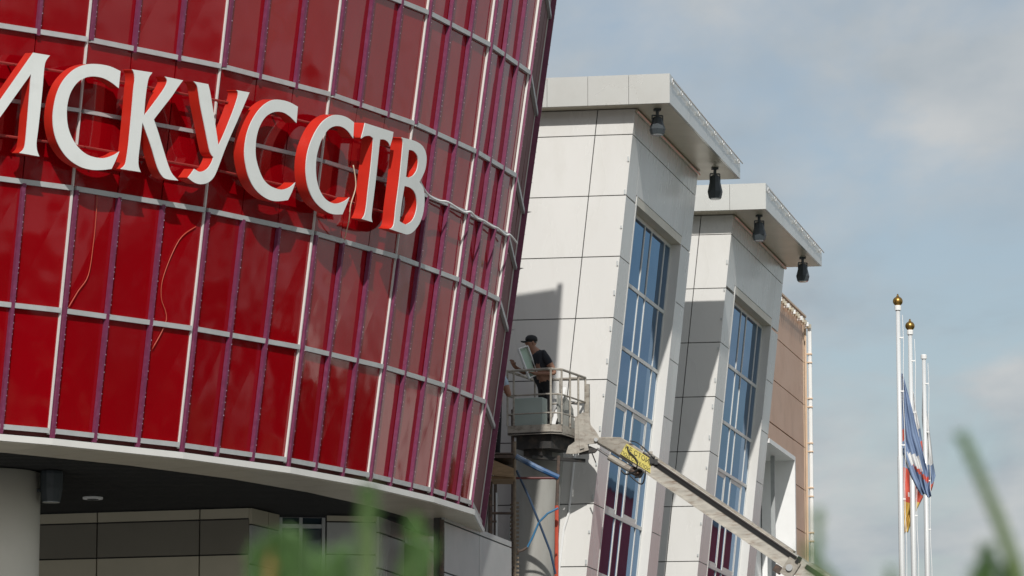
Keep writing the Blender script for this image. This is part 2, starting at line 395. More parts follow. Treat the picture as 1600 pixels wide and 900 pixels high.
LET = [
 ('И', 'white sign letter like a backward N, diagonal stroke, first at the facade edge', 44, [crop(0, 70, 4.5, [(235,55),(352,75),(325,110),(312,160),(300,300),(285,450),(268,600),(257,690),(262,745),(277,785),(137,760),(165,735),(178,690),(190,560),(205,380),(218,205),(0,510),(-165,735),(-290,700),(-255,675),(-240,630),(-215,300),(-200,80),(-205,20),(-225,-15),(-90,10),(-112,55),(-125,150),(-148,600),(0,390)])]),
 ('С', 'white C-shaped sign letter just before the K-shaped letter', 140, [crop(0, 70, 4.5, [(848,185),(770,150),(680,135),(600,140),(520,175),(450,245),(405,330),(380,430),(372,530),(385,630),(420,720),(480,800),(560,855),(640,878),(720,880),(785,872),(810,820),(840,750),(800,775),(740,795),(680,793),(610,770),(550,720),(505,650),(478,570),(470,480),(478,400),(500,330),(540,270),(590,235),(650,222),(720,232),(780,262),(835,305)])]),
 ('К', 'white K-shaped sign letter with red sides', 240, [crop(180, 100, 4.5, [(120,38),(262,60),(238,95),(225,150),(212,250),(203,365),(272,275),(340,180),(365,130),(362,105),(348,88),(478,115),(440,165),(400,225),(330,315),(272,390),(300,470),(330,570),(370,700),(400,770),(445,820),(360,808),(325,780),(295,720),(250,570),(192,410),(180,520),(165,650),(165,715),(180,760),(38,738),(65,715),(78,680),(95,560),(115,350),(130,180),(138,110),(133,65)])]),
 ('У', 'white Y-shaped sign letter with hooked tail, red sides', 330, [crop(180, 100, 4.5, [(552,122),(655,142),(672,220),(700,400),(727,575),(770,480),(830,330),(860,240),(865,205),(856,184),(945,200),(915,270),(850,420),(780,580),(720,740),(690,800),(650,835),(600,845),(555,832),(512,800),(535,770),(557,738),(590,757),(625,752),(655,730),(680,690),(692,655),(675,635),(660,590),(630,440),(600,290),(585,190),(575,150)])]),
 ('С', 'white C-shaped sign letter right after the Y-shaped letter', 425, [crop(360, 150, 4.5, [(475,75),(420,45),(360,28),(300,28),(240,60),(185,120),(140,200),(112,290),(100,390),(108,480),(130,570),(165,640),(210,690),(270,728),(330,740),(405,732),(435,670),(458,607),(420,640),(370,658),(320,650),(270,625),(230,580),(200,510),(180,430),(178,350),(188,270),(215,195),(255,140),(310,112),(370,115),(420,145),(465,190)])]),
 ('С', 'white C-shaped sign letter right before the T-shaped letter', 515, [crop(360, 150, 4.5, [(870,185),(820,150),(760,133),(710,140),(650,180),(600,250),(560,340),(538,430),(532,530),(545,630),(575,710),(620,770),(680,815),(730,832),(788,832),(815,770),(838,712),(810,735),(760,755),(715,752),(670,725),(635,675),(612,610),(602,530),(605,440),(620,370),(645,300),(685,240),(730,213),(780,215),(825,245),(864,298)])]),
 ('Т', 'white T-shaped sign letter with red sides', 580, [crop(530, 180, 4.5, [(183,55),(382,118),(375,160),(358,217),(345,190),(320,172),(288,170),(278,260),(262,420),(245,560),(230,680),(228,725),(235,752),(162,730),(180,700),(192,640),(205,520),(225,350),(240,190),(238,160),(215,145),(180,148),(155,165),(170,110)])]),
 ('В', 'white B-shaped letter with red sides, last letter of the sign', 635, [crop(530, 180, 4.5, [(443,157),(530,180),(580,210),(605,250),(615,300),(610,360),(595,410),(565,470),(590,505),(600,560),(598,640),(585,710),(560,770),(520,820),(480,838),(430,825),(357,800),(375,790),(388,755),(400,640),(425,450),(445,250),(450,190)]),
     crop(530, 180, 4.5, [(490,243),(520,250),(545,275),(556,310),(555,350),(545,390),(520,425),(490,440),(470,432),(480,340)]),
     crop(530, 180, 4.5, [(460,497),(500,510),(530,540),(546,590),(548,640),(535,700),(510,745),(470,770),(440,755),(425,745),(440,620)])]),
]
XE = [(-120, -.9743), (126, -.8443), (332, -.7144), (502, -.5845), (629, -.4538), (725, -.3248), (790, -.2091)]   # picture column of each edge at sign height
def ang_at(px):
    for (x0, a0), (x1, a1) in zip(XE, XE[1:]):
        if px <= x1: return a0+(a1-a0)*(px-x0)/(x1-x0)
OFFF, DEPTH = .40, .20
dg = None
def curve_mesh(loops, ext):
    cu = bpy.data.curves.new('tmp', 'CURVE'); cu.dimensions = '2D'; cu.fill_mode = 'BOTH'; cu.extrude = ext
    for lp in loops:
        sp_ = cu.splines.new('POLY'); sp_.points.add(len(lp)-1); sp_.use_cyclic_u = True
        for p, (x, y) in zip(sp_.points, lp): p.co = (x, y, 0, 1)
    ob = bpy.data.objects.new('tmp', cu); COL.objects.link(ob)
    d = bpy.context.evaluated_depsgraph_get(); d.update()
    me = bpy.data.meshes.new_from_object(ob.evaluated_get(d)); bpy.data.objects.remove(ob); bpy.data.curves.remove(cu)
    return me
ZS = 11.70
for ch, lab, xc, loops in LET:
    a = ang_at(xc); r = 16.99*math.cos(.065)+G*(ZS-7.6)+.01
    nr = V((math.cos(a), math.sin(a), 0)); t = V((-math.sin(a), math.cos(a), 0)); e = (nr*G+V((0, 0, 1))).normalized()
    nn = t.cross(e).normalized()
    O = DC+nr*r+V((0, 0, ZS))+nn*OFFF
    loc2 = []
    for lp in loops:
        q = []
        for x, y in smooth(lp):
            P = on_plane(x, y, O, nn)-O; q.append((P.dot(t), P.dot(e)))
        loc2.append(q)
    R = Matrix((t, e, nn)).transposed().to_4x4()
    ymin = min(p[1] for p in loc2[0]); xm = sum(p[0] for p in loc2[0])/len(loc2[0])
    base = O+t*xm+e*ymin-nn*DEPTH/2
    rt = thing('sign_letter', lab, 'letter', base, 'letters of the facade sign')
    for nm, ext, offn, mt in (('return', DEPTH/2-.008, -DEPTH/2-.008, 'letter_side'), ('face', .006, -.006, 'letter')):
        me = curve_mesh(loc2, ext); me.name = nm
        me.transform(Matrix.Translation(O-base+nn*offn)@R)
        me.materials.clear(); me.materials.append(M[mt])
        o = bpy.data.objects.new(nm, me); COL.objects.link(o); o.parent = rt
# rails and struts that carry the letters
fr = thing('sign_support', 'thin red steel rails behind the white letters', 'sign support', E(0, 11))
for z in (11.28, 12.2):
    for k in range(-1, 3):
        m = MB(); m.tube([FP(k, 0, z, .17), FP(k, 1, z, .17)] if k < 2 else [FP(k, 0, z, .17), FP(k, .98, z, .17)], .018, 6); m.build('rail', M['redpaint'], fr)
for k in range(-1, 4):
    for s in (0, .5):
        if k == 3 and s: continue
        for z in (11.28, 12.2):
            m = MB(); m.tube([FP(k, s, z, -.01), FP(k, s, z, .21)], .014, 6); m.build('strut', M['redpaint'], fr)
# wires about the sign
def wire(name, pts, r, mt, lab, cat='cable', grp=None):
    m = MB()
    P = [V(p) for p in pts]; out = []
    for i in range(len(P)-1):
        p0, p1, p2, p3 = P[max(i-1, 0)], P[i], P[i+1], P[min(i+2, len(P)-1)]
        for j in range(5):
            t = j/5; out.append(.5*((2*p1)+(p2-p0)*t+(2*p0-5*p1+4*p2-p3)*t*t+(3*p1-p0-3*p2+p3)*t**3))
    out.append(P[-1]); m.tube(out, r, 6)
    return m.top(name, mt, lab, cat, grp, smooth=True)
def facet_px(px, py, k, off):   # picture point laid on facet k, off metres proud of the glass
    nn = fn(k); return on_plane(px, py, E(k, 10)+nn*off, nn)
wire('light_cable', [facet_px(656, 283, 3, .24), facet_px(668, 303, 3, .18), facet_px(684, 313, 3, .15), facet_px(700, 316, 3, .17), facet_px(724, 331, 3, .15)]+
     [facet_px(x, y, 4, .15) for x, y in ((735, 331), (745, 341), (756, 345), (768, 353), (778, 357), (790, 367), (797, 367), (808, 380))], .016, M['white'], 'pale light cable draped over the purple fins beside the B-shaped letter')
wire('thin_wire', [facet_px(152, 303, 0, .02), facet_px(150, 340, 0, .02), facet_px(146, 380, 0, .02), facet_px(138, 430, 0, .02), facet_px(122, 455, 0, .02), facet_px(107, 480, 0, .03)], .006, M['orange'], 'thin orange wire curling down a pane under the C-shaped letter before the K')
wire('thin_wire', [facet_px(306, 354, 0, .02), facet_px(280, 375, 0, .02), facet_px(256, 430, 0, .02), facet_px(252, 465, 0, .02), facet_px(260, 500, 0, .03), facet_px(238, 545, 0, .03)], .006, M['orange'], 'thin orange wire curling down a pane under the Y-shaped letter')
wire('thin_wire', [facet_px(552, 258, 2, .30), facet_px(556, 290, 2, .32), facet_px(548, 320, 2, .3), facet_px(545, 345, 2, .26), facet_px(538, 375, 2, .1)], .009, M['tan'], 'loose tan cable hanging between the last C-shaped letter and the T')

# ------------------------------------------------------------------ leaning white towers
WD = V((.2247, .9744, 0)); FD = V((-.985, .17, 0)).normalized(); SN = V((.9744, -.2247, 0)); FN = V((-.17, -.985, 0)).normalized()
def tower(O, LN, soff, corner, far, wlen, ow0, ow1, ztop, trans, jz, lab, fw, seam, tops, side_eave):
    t = thing('white_tower', lab, 'tower', O)
    def SP(w_, z, d=0): return O+WD*w_+LN*z+SN*d       # side face, d outward
    def FPt(u, z, d=0): return O+FD*u+LN*z+FN*d         # front face
    # core
    m = MB()
    q = [(.26, .26), (fw, .26), (fw, wlen-.05), (.26, wlen-.05)]
    m.hexa([O+FD*u+WD*w_ for u, w_ in q]+[O+FD*u+WD*w_+LN*(soff-.02) for u, w_ in q]); m.build('tower_core', M['joint'], t)
    gap = .009
    zl = [soff-.005]+[z for z in jz if z < soff-.1]
    # front panels
    us = [0, seam, seam+1.25, fw]
    for z1, z0 in zip(zl, zl[1:]):
        for u0, u1 in zip(us, us[1:]):
            m = MB(); a, b = u0+(gap if u0 else 0), u1-gap
            m.hexa([FPt(a, z0+gap), FPt(b, z0+gap), FPt(b, z0+gap, -.05), FPt(a, z0+gap, -.05), FPt(a, z1-gap), FPt(b, z1-gap), FPt(b, z1-gap, -.05), FPt(a, z1-gap, -.05)])
            m.build('cladding_panel', M['panel'], t)
    m = MB(); m.hexa([FPt(.03, jz[-1], -.055), FPt(fw, jz[-1], -.055), FPt(fw, jz[-1], -.25), FPt(.28, jz[-1], -.25), FPt(.03, soff-.01, -.055), FPt(fw, soff-.01, -.055), FPt(fw, soff-.01, -.25), FPt(.28, soff-.01, -.25)]); m.build('backing', M['joint'], t)
    # side panels
    def sp_panel(w0, w1, z0, z1, nm='cladding_panel'):
        m = MB(); m.hexa([SP(w0, z0), SP(w1, z0), SP(w1, z0, -.05), SP(w0, z0, -.05), SP(w0, z1), SP(w1, z1), SP(w1, z1, -.05), SP(w0, z1, -.05)]); m.build(nm, M['panel'], t)
    for z1, z0 in zip(zl, zl[1:]):
        if z0 > ztop-.2:
            sp_panel(.004, ow0-.13, max(z0, ztop)+gap, z1-gap); sp_panel(ow0-.13+gap, ow1+.05, max(z0, ztop+.16)+gap, z1-gap); sp_panel(ow1+.05+gap, wlen, max(z0, ztop)+gap, z1-gap)
            continue
        sp_panel(.004, ow0-.06-gap, z0+gap, min(z1, ztop)-gap); sp_panel(ow1+.06+gap, wlen, z0+gap, min(z1, ztop)-gap)
    zb = jz[-1]
    # window surround (proud trim) and reveals
    D = .22
    m = MB(); m.hexa([SP(ow0-.06, zb, .006), SP(ow0, zb, .006), SP(ow0, zb, -D), SP(ow0-.06, zb, -D), SP(ow0-.06, ztop+.16, .006), SP(ow0, ztop+.16, .006), SP(ow0, ztop+.16, -D), SP(ow0-.06, ztop+.16, -D)]); m.build('window_jamb', M['panel'], t)
    m = MB(); m.hexa([SP(ow1, zb, .006), SP(ow1+.06, zb, .006), SP(ow1+.06, zb, -D), SP(ow1, zb, -D), SP(ow1, ztop+.16, .006), SP(ow1+.06, ztop+.16, .006), SP(ow1+.06, ztop+.16, -D), SP(ow1, ztop+.16, -D)]); m.build('window_jamb', M['panel'], t)
    m = MB(); m.hexa([SP(ow0, ztop, .006), SP(ow1, ztop, .006), SP(ow1, ztop, -D), SP(ow0, ztop, -D), SP(ow0, ztop+.15, .006), SP(ow1, ztop+.15, .006), SP(ow1, ztop+.15, -D), SP(ow0, ztop+.15, -D)]); m.build('window_head', M['soffit'], t)
    # glazing
    sc_ = (ow1-ow0)/4.5
    cols = [ow0+x*sc_ for x in (0, .6, 1.9, 2.55, 3.9, 4.5)]
    zs = [ztop]+trans+[zb]
    win = bpy.data.objects.new('window', None); COL.objects.link(win); win.parent = t
    for z1, z0 in zip(zs, zs[1:]):
        for ci, (a, b) in enumerate(zip(cols, cols[1:])):
            sash = abs((z1-z0)-2.08) < .15 and ci in (1, 3)
            f = .035+(.085 if sash else 0)
            m = MB(); m.hexa([SP(a+f, z0+f, -.205), SP(b-f, z0+f, -.205), SP(b-f, z0+f, -.235), SP(a+f, z0+f, -.235), SP(a+f, z1-f, -.205), SP(b-f, z1-f, -.205), SP(b-f, z1-f, -.235), SP(a+f, z1-f, -.235)])
            m.build('pane', M['glass'], win)
            if sash:
                m = MB()
                for (p, q_, r_, s_) in ((a+.04, a+.118, z0+.04, z1-.04), (b-.118, b-.04, z0+.04, z1-.04), (a+.118, b-.118, z0+.04, z0+.118), (a+.118, b-.118, z1-.118, z1-.04)):
                    m.hexa([SP(p, r_, -.197), SP(q_, r_, -.197), SP(q_, r_, -.236), SP(p, r_, -.236), SP(p, s_, -.197), SP(q_, s_, -.197), SP(q_, s_, -.236), SP(p, s_, -.236)])
                m.build('sash', M['frame'], win)
    for c_ in cols[1:-1]:
        m = MB(); m.hexa([SP(c_-.026, zb, -.188), SP(c_+.026, zb, -.188), SP(c_+.026, zb, -.24), SP(c_-.026, zb, -.24), SP(c_-.026, ztop, -.188), SP(c_+.026, ztop, -.188), SP(c_+.026, ztop, -.24), SP(c_-.026, ztop, -.24)]); m.build('mullion', M['frame'], win)
    for c0, c1 in ((cols[0], cols[0]+.05), (cols[-1]-.05, cols[-1])):
        m = MB(); m.hexa([SP(c0, zb, -.185), SP(c1, zb, -.185), SP(c1, zb, -.24), SP(c0, zb, -.24), SP(c0, ztop, -.185), SP(c1, ztop, -.185), SP(c1, ztop, -.24), SP(c0, ztop, -.24)]); m.build('frame_post', M['frame'], win)
    for z in trans+[ztop-.04]:
        m = MB(); m.hexa([SP(cols[0]+.05, z-.034, -.182), SP(cols[-1]-.05, z-.034, -.182), SP(cols[-1]-.05, z-.034, -.24), SP(cols[0]+.05, z-.034, -.24), SP(cols[0]+.05, z+.034, -.182), SP(cols[-1]-.05, z+.034, -.182), SP(cols[-1]-.05, z+.034, -.24), SP(cols[0]+.05, z+.034, -.24)]); m.build('transom', M['frame'], win)
    # roof slab with fascia and soffit
    A = corner; B = far; hf, hb = tops
    lf = A+FD*(fw+.6); lb = B+FD*(fw+.6)
    roof = MB(); ins = .012
    cA, cB = A+FD*.05+WD*.05, B+FD*.05-WD*.05; cl_, cm = lf+WD*.05, lb-WD*.05
    roof.hexa([cA+V((0, 0, .03)), cl_+V((0, 0, .03)), cm+V((0, 0, .03)), cB+V((0, 0, .03)), cA+V((0, 0, hf-.02)), cl_+V((0, 0, hf-.02)), cm+V((0, 0, hb-.02)), cB+V((0, 0, hb-.02))])
    rf = roof.build('roof', M['fascia'], t)
    npan = max(4, round((fw+.6)/.76)); 
    for i in range(npan):
        a = A+FD*(.76*i+(.004 if i else 0)); b = A+FD*(.76*(i+1)-.004)
        m = MB(); m.hexa([a, b, b+WD*.048, a+WD*.048, a+V((0, 0, hf)), b+V((0, 0, hf)), b+WD*.048+V((0, 0, hf)), a+WD*.048+V((0, 0, hf))]); m.build('fascia_panel', M['fascia'], rf)
    ns = 4
    ln = (B-A).length; sd = (B-A).normalized()
    for i in range(ns):
        f0, f1 = i/ns, (i+1)/ns
        a = A+sd*(ln*f0+(.052 if i == 0 else .004)); b = A+sd*(ln*f1-.004); h0 = hf+(hb-hf)*f0; h1 = hf+(hb-hf)*f1
        m = MB(); m.hexa([a, b, b+FD*.046, a+FD*.046, a+V((0, 0, h0)), b+V((0, 0, h1)), b+V((0, 0, h1))+FD*.046, a+V((0, 0, h0))+FD*.046]); m.build('fascia_panel', M['fascia'], rf)
        a = A+FD*.05+sd*(ln*f0+.054 if i == 0 else ln*f0+.004); b = A+FD*.05+sd*(ln*f1-.004)
        m = MB(); m.hexa([a, b, b+FD*1.0, a+FD*1.0, a+V((0, 0, .028)), b+V((0, 0, .028)), b+FD*1.0+V((0, 0, .028)), a+FD*1.0+V((0, 0, .028))]); m.build('soffit_panel', M['soffit'], rf)
    m = MB(); a = A+FD*1.055+WD*.05; m.slab(a, FD*(fw-.5), WD*(ln-.1), V((0, 0, .027))); m.build('soffit_panel', M['soffit'], rf)
    # thin rail with light clips along the side fascia
    br = MB(); a = A+V((0, 0, hf*.80))-FD*.05; b = B+V((0, 0, hb*.86))-FD*.05
    br.tube([a, b], .013, 6); rl = br.build('light_rail', M['white'], rf)
    for i in range(9):
        p = a.lerp(b, (i+.15)/8.6); m = MB(); m.box(p+FD*.012-V((0, 0, .035)), (.035, .05, .08), rz=-.22); m.build('light_clip', M['white'], rl)
    # small fixing lugs down the corner
    for i in range(16):
        z = soff-1.0-i*.62+random.uniform(-.05, .05)
        m = MB(); m.box(FPt(.03, z, .012), (.03, .024, random.choice((.05, .09)))); m.build('fixing_lug', M['alud'], t)
    # trim where wall meets soffit
    m = MB(); m.tube([SP(.0, soff-.05, .03), SP(wlen, soff-.05, .03)], .03, 6); m.build('eave_trim', M['soffit'], t)
    return t, SP, FPt
def zl_(top, n, st=1.14): return [top-i*st for i in range(n)]
O1 = V((.549, 69.5, 0)); L1 = V((.108, 0, 1))
T1, SP1, FP1 = tower(O1, L1, 16.0, V((2.893, 69.01, 16.0)), V((4.63, 76.57, 16.0)), 6.5, 1.0, 5.5, 14.36, [13.0, 11.81, 10.81, 8.72, 7.55, 6.4], zl_(15.51, 10),
      'nearer white leaning tower with tall blue window, beside the red drum', 4.2, .70, (.55, .37), .5)
O2 = V((2.969, 79.7, 0)); L2 = V((.107, 0, 1))
T2, SP2, FP2 = tower(O2, L2, 15.83, V((5.31, 79.05, 15.83)), V((7.07, 86.45, 15.83)), 6.92, 1.12, 5.9, 14.31, [12.92, 11.70, 10.68, 8.60, 7.4, 6.2], zl_(15.41, 10, 1.15),
      'farther white leaning tower with tall blue window, between nearer tower and brown building', 4.2, .68, (.55, .37), .5)

# floodlights under the eaves
def floodlight(p, h, yaw, lab, grp='floodlights under the eaves'):
    t = thing('floodlight', lab, 'lamp', p)
    R = Matrix.Rotation(yaw, 3, 'Z')
    m = MB(); m.box(p+V((0, 0, -.02)), (.12, .12, .04), R=R); m.box(p+V((0, 0, -.09)), (.05, .05, .12), R=R)
    m.slab(p+R@V((-.10, -.015, -.14)), R@V((.20, 0, 0)), R@V((0, .03, 0)), V((0, 0, .025)))
    for s in (-1, 1): m.slab(p+R@V((s*.10-.008, -.02, -.30)), R@V((.016, 0, 0)), R@V((0, .04, 0)), V((0, 0, .17)))
    m.build('bracket', M['dark'], t)
    prof = [(.075, -.16), (.085, -.18), (.15, -.16-h*.72), (.125, -.16-h), (.12, -.16-h-.001)]
    m = MB(); m.lathe(p, prof, 8); b = m.build('lamp_body', M['dark'], t)
    m = MB(); m.lathe(p+V((0, 0, -.17-h)), [(.105, -.012), (.115, .008)], 8); m.build('lens', M['lens'], b)
floodlight(atZ(1027, 170, 16.0), .32, .2, 'dark floodlight under eave of nearer tower, at its front corner')
floodlight(atZ(1117, 262, 16.0), .46, .2, 'dark floodlight hanging from rear eave of nearer tower')
floodlight(atZ(1186, 336, 15.83), .38, .2, 'dark floodlight under eave of farther tower, at its front corner')
floodlight(atZ(1254, 402, 15.83), .38, .2, 'dark floodlight hanging from rear eave of farther tower')

# ------------------------------------------------------------------ brown building behind
BO = atZ(1225, 465, 16.35); BO.z = 0
bb = thing('brown_building', 'brown panelled building with white window reveal, behind the farther tower', 'building', BO)
WB = 3.45                 # far end along the wall
def BP(w_, z, d=0): return BO+WD*w_+V((0, 0, z))+SN*d
BT = 16.35
bz = [BT, 15.15, 14.05, 12.95, 11.85, 10.75, 9.65, 8.55, 7.45, 6.3]
w_open0, w_open1, z_open = -2.6, 1.35, 12.42
for z1, z0 in zip(bz, bz[1:]):
    segs = [(-6.5, WB-.42)] if z0 >= z_open-.05 else [(w_open1+.14, WB-.42)]
    if z0 < z_open < z1-.1: segs = [(w_open1+.14, WB-.42)]
    for a, b in segs:
        m = MB(); m.hexa([BP(a, z0+.012), BP(b, z0+.012), BP(b, z0+.012, -.05), BP(a, z0+.012, -.05), BP(a, z1-.012), BP(b, z1-.012), BP(b, z1-.012, -.05), BP(a, z1-.012, -.05)]); m.build('cladding_panel', M['brown'], bb)
    m = MB(); m.hexa([BP(WB-.40, z0+.006, .01), BP(WB, z0+.006, .01), BP(WB, z0+.006, -.05), BP(WB-.40, z0+.006, -.05), BP(WB-.40, z1-.006, .01), BP(WB, z1-.006, .01), BP(WB, z1-.006, -.05), BP(WB-.40, z1-.006, -.05)]); m.build('corner_trim', M['tan'], bb)
m = MB(); m.hexa([BP(-6.5, z_open+.12), BP(w_open1+.14, z_open+.12), BP(w_open1+.14, z_open+.12, -.05), BP(-6.5, z_open+.12, -.05), BP(-6.5, 12.93), BP(w_open1+.14, 12.93), BP(w_open1+.14, 12.93, -.05), BP(-6.5, 12.93, -.05)]); m.build('cladding_panel', M['brown'], bb)
# backing walls (opening left free)
m = MB(); m.slab(BP(-6.5, z_open+.12, -.06), WD*(WB+6.5-.02), V((0, 0, BT-z_open-.14)), -SN*3); m.slab(BP(w_open1+.14, 0, -.06), WD*(WB-w_open1-.16), V((0, 0, z_open+.11)), -SN*3); m.build('wall', M['joint'], bb)
# white reveal
m = MB(); m.slab(BP(w_open1, 0, .015), WD*.13, V((0, 0, z_open+.11)), -SN*.85); m.build('window_jamb', M['white'], bb)
m = MB(); m.slab(BP(w_open0, z_open, .015), WD*(w_open1-w_open0-.004), V((0, 0, .11)), -SN*.85); m.build('window_head', M['white'], bb)
m = MB(); m.slab(BP(w_open0, 0, -.86), WD*(w_open1-w_open0+.1), V((0, 0, z_open)), -SN*.1); m.build('window_back', M['white'], bb)
m = MB(); m.slab(BP(.1, 0, -.30), WD*.07, V((0, 0, z_open-.01)), -SN*.10); m.build('window_post', M['alud'], bb)
# coping, garland, downpipe
m = MB(); m.slab(BP(-6.5, BT+.002, .03), WD*(WB+6.53), V((0, 0, .05)), -SN*.3); m.build('coping', M['tan'], bb)
m = MB(); m.tube([BP(-3, BT-.22, .09), BP(WB-.1, BT-.22, .09)], .02, 6); rl = m.build('light_rail', M['white'], bb)
for i in range(14):
    p = BP(-1.3+i*.36, BT-.24, .10); m = MB(); m.box(p, (.06, .14, .10), rz=.3+.4*(i % 2)); m.build('light_clip', M['soffit'] if i % 3 else M['white'], rl)
m = MB(); m.tube([BP(WB+.02, 5, .11), BP(WB+.02, BT-.25, .11)], .055, 8); pp = m.build('downpipe', M['white'], bb)
for i in range(9):
    z = 6.2+i*1.15; m = MB(); m.box(BP(WB+.0, z, .09), (.16, .12, .035)); m.build('pipe_clip', M['tan'], pp); m = MB(); m.box(BP(WB+.0, z-.22, .09), (.16, .12, .03)); m.build('pipe_clip', M['tan'], pp)
# conduit strip on trim
m = MB(); m.tube([BP(WB-.2, 5, .035), BP(WB-.2, BT-.3, .035)], .03, 6); m.build('conduit', M['tan'], bb)

# ------------------------------------------------------------------ entrance walls under the drum
ent = thing('entrance_wall', 'grey and beige panelled wall under the red drum', 'wall', (-4, 58.5, 0))
def wall_run(A, B, rows_, cols_, nm='cladding_panel', th=.05):
    d = (B-A).normalized(); n_ = V((d.y, -d.x, 0))
    for (z0, z1, mt) in rows_:
        for a, b in zip(cols_, cols_[1:]):
            m = MB(); m.slab(A+d*(a+.012)+V((0, 0, z0+.012)), d*(b-a-.024), V((0, 0, z1-z0-.024)), -n_*th); m.build(nm, M[mt], ent)
    m = MB(); m.slab(A+V((0, 0, 0))-n_*(th+.004), (B-A), V((0, 0, 7.40)), -n_*.12); m.build('backing', M['joint'], ent)
PA1 = V((-3.95, 57.60, 0)); dW = V((-.958, .287, 0)).normalized()
PA0 = PA1+dW*9
rowsW = [(7.235, 7.405, 'beige'), (6.70, 7.235, 'taupe'), (6.05, 6.70, 'beige'), (5.2, 6.05, 'taupe'), (3, 5.2, 'beige')]
Lw = 9
cW = [0, Lw-5.6, Lw-4.05, Lw-2.47, Lw-.80, Lw]
wall_run(PA0, PA1, rowsW, cW)
PA2 = V((-3.56, 58.62, 0))
wall_run(PA1+V((.03, 0, 0)), PA2, [(7.15, 7.405, 'beige'), (6.55, 7.15, 'greyp'), (5.5, 6.55, 'greyp')], [0, (PA2-PA1).length*.6, (PA2-PA1).length])
# window then grey panel facing the square
PA3 = V((-2.07, 58.86, 0)); d3 = (PA3-PA2).normalized(); n3 = V((d3.y, -d3.x, 0)); l3 = (PA3-PA2).length
m = MB(); m.slab(PA2+V((0, 0, 4))-n3*.12, d3*.68, V((0, 0, 3.36)), -n3*.03); m.build('window_pane', M['dglass'], ent)
for x in (.0, .31, .66):
    m = MB(); m.slab(PA2+d3*x+V((0, 0, 4))-n3*.04, d3*.05, V((0, 0, 3.36)), -n3*.07); m.build('window_post', M['alud'], ent)
m = MB(); m.slab(PA2+d3*.05+V((0, 0, 7.2))-n3*.05, d3*.61, V((0, 0, .06)), -n3*.06); m.build('window_bar', M['alud'], ent)
wall_run(PA2+d3*.72, PA3, [(7.30, 7.405, 'beige'), (6.80, 7.30, 'greyp'), (5.9, 6.80, 'greyp')], [0, l3-.72])
# pier running back
PA4 = PA3+WD*4.7
wall_run(PA3+V((.02, .02, 0)), PA4, [(7.15, 7.405, 'panel'), (6.6, 7.15, 'panel'), (5.6, 6.6, 'panel')], [0, 1.6]); 
wall_run(PA3+WD*3.0+V((.02, 0, 0)), PA4, [(7.15, 7.405, 'panel'), (6.3, 7.15, 'panel'), (5.0, 6.3, 'panel')], [0, 1.7])
m = MB(); m.slab(PA3+WD*1.62+V((.02, .02, 7.13)), WD*1.38, V((0, 0, .23)), -SN*.05); m.build('lintel', M['panel'], ent)
m = MB(); m.slab(PA3+WD*1.7+V((.02, .02, 4.5))-SN*.25, WD*1.2, V((0, 0, 2.6)), -SN*.03); m.build('window_pane', M['dglass'], ent)
m = MB(); m.slab(PA3+WD*2.95+V((.02, .02, 4.5)), WD*.04, V((0, 0, 2.6)), -SN*.25); m.build('window_jamb', M['greyp'], ent)
PB = V((-1.04, 59.05, 0))
wall_run(PB, PB+WD*4.6, [(7.33, 7.44, 'greyp'), (6.55, 7.33, 'greyp'), (5.6, 6.55, 'greyp')], [0, 2.3, 4.6])
m = MB(); m.tube([V((-1.08, 58.95, 4)), V((-1.08, 58.95, 7.35))], .035, 8); m.build('downpipe', M['rust'], ent)
# column, its lamp and the ceiling downlight
cpos = atZ(62, 736, 7.42)
CR = .72; cc_ = V((cpos.x-CR, cpos.y+.1, 0))
m = MB(); m.lathe(cc_, [(CR, 0), (CR, 6.2), (CR*1.0, 7.40)], 48); m.top('round_column', M['colm'], 'cream round column holding up the red drum', 'column', smooth=True)
lp = thing('wall_lamp', 'dark cylindrical lamp on short arm fixed to the cream column', 'lamp', (cpos.x+.06, cpos.y, 7.1))
a = atY(52, 766, cpos.y-.05)
m = MB(); m.lathe(a, [(.065, -.02), (.075, .0), (.05, .05)], 12, axis=V((1, -.3, 0))); m.build('rose', M['dark'], lp, smooth=False)
b = atY(80, 766, cpos.y-.1)
m = MB(); m.tube([a, b], .022, 8); m.build('arm', M['dark'], lp)
m = MB(); m.lathe(b, [(.13, -.16), (.155, .02), (.16, .22), (.15, .26)], 10); m.build('lamp_body', M['dark'], lp)
m = MB(); m.lathe(b+V((0, 0, -.165)), [(.12, -.006), (.12, .004)], 10); m.build('lens', M['lens'], lp)
dl = atZ(145, 779, 7.395)
dlo = thing('downlight', 'round white downlight set in the black ceiling', 'lamp', dl-V((0, 0, .03)))
m = MB(); m.lathe(dl, [(.145, -.010), (.15, -.004), (.15, .02)], 24); m.build('ring', M['white'], dlo)
m = MB(); m.lathe(dl+V((0, 0, -.013)), [(.085, -.002), (.085, .004)], 20); m.build('lens', M['dark'], dlo)

# ------------------------------------------------------------------ pale leaning column behind the scaffold
m = MB(); A = atY(828, 900, 69.0); B = atY(843, 706, 69.0); d = (B-A)/(B.z-A.z)
m.tube([A-d*A.z, A, B, B+d*.6], .44, 32); m.top('plaster_column', M['concrete'], 'dusty plaster column behind the scaffold, below the lift basket', 'column', smooth=True)
m = MB(); m.tube([FP1(.52, 6, .03), FP1(.50, 8.2, .03), FP1(.44, 8.5, .03), FP1(.44, 9.75, .03)], .022, 6); m.top('wall_conduit', M['white'], 'thin white conduit on the nearer tower front, below the basket', 'conduit')

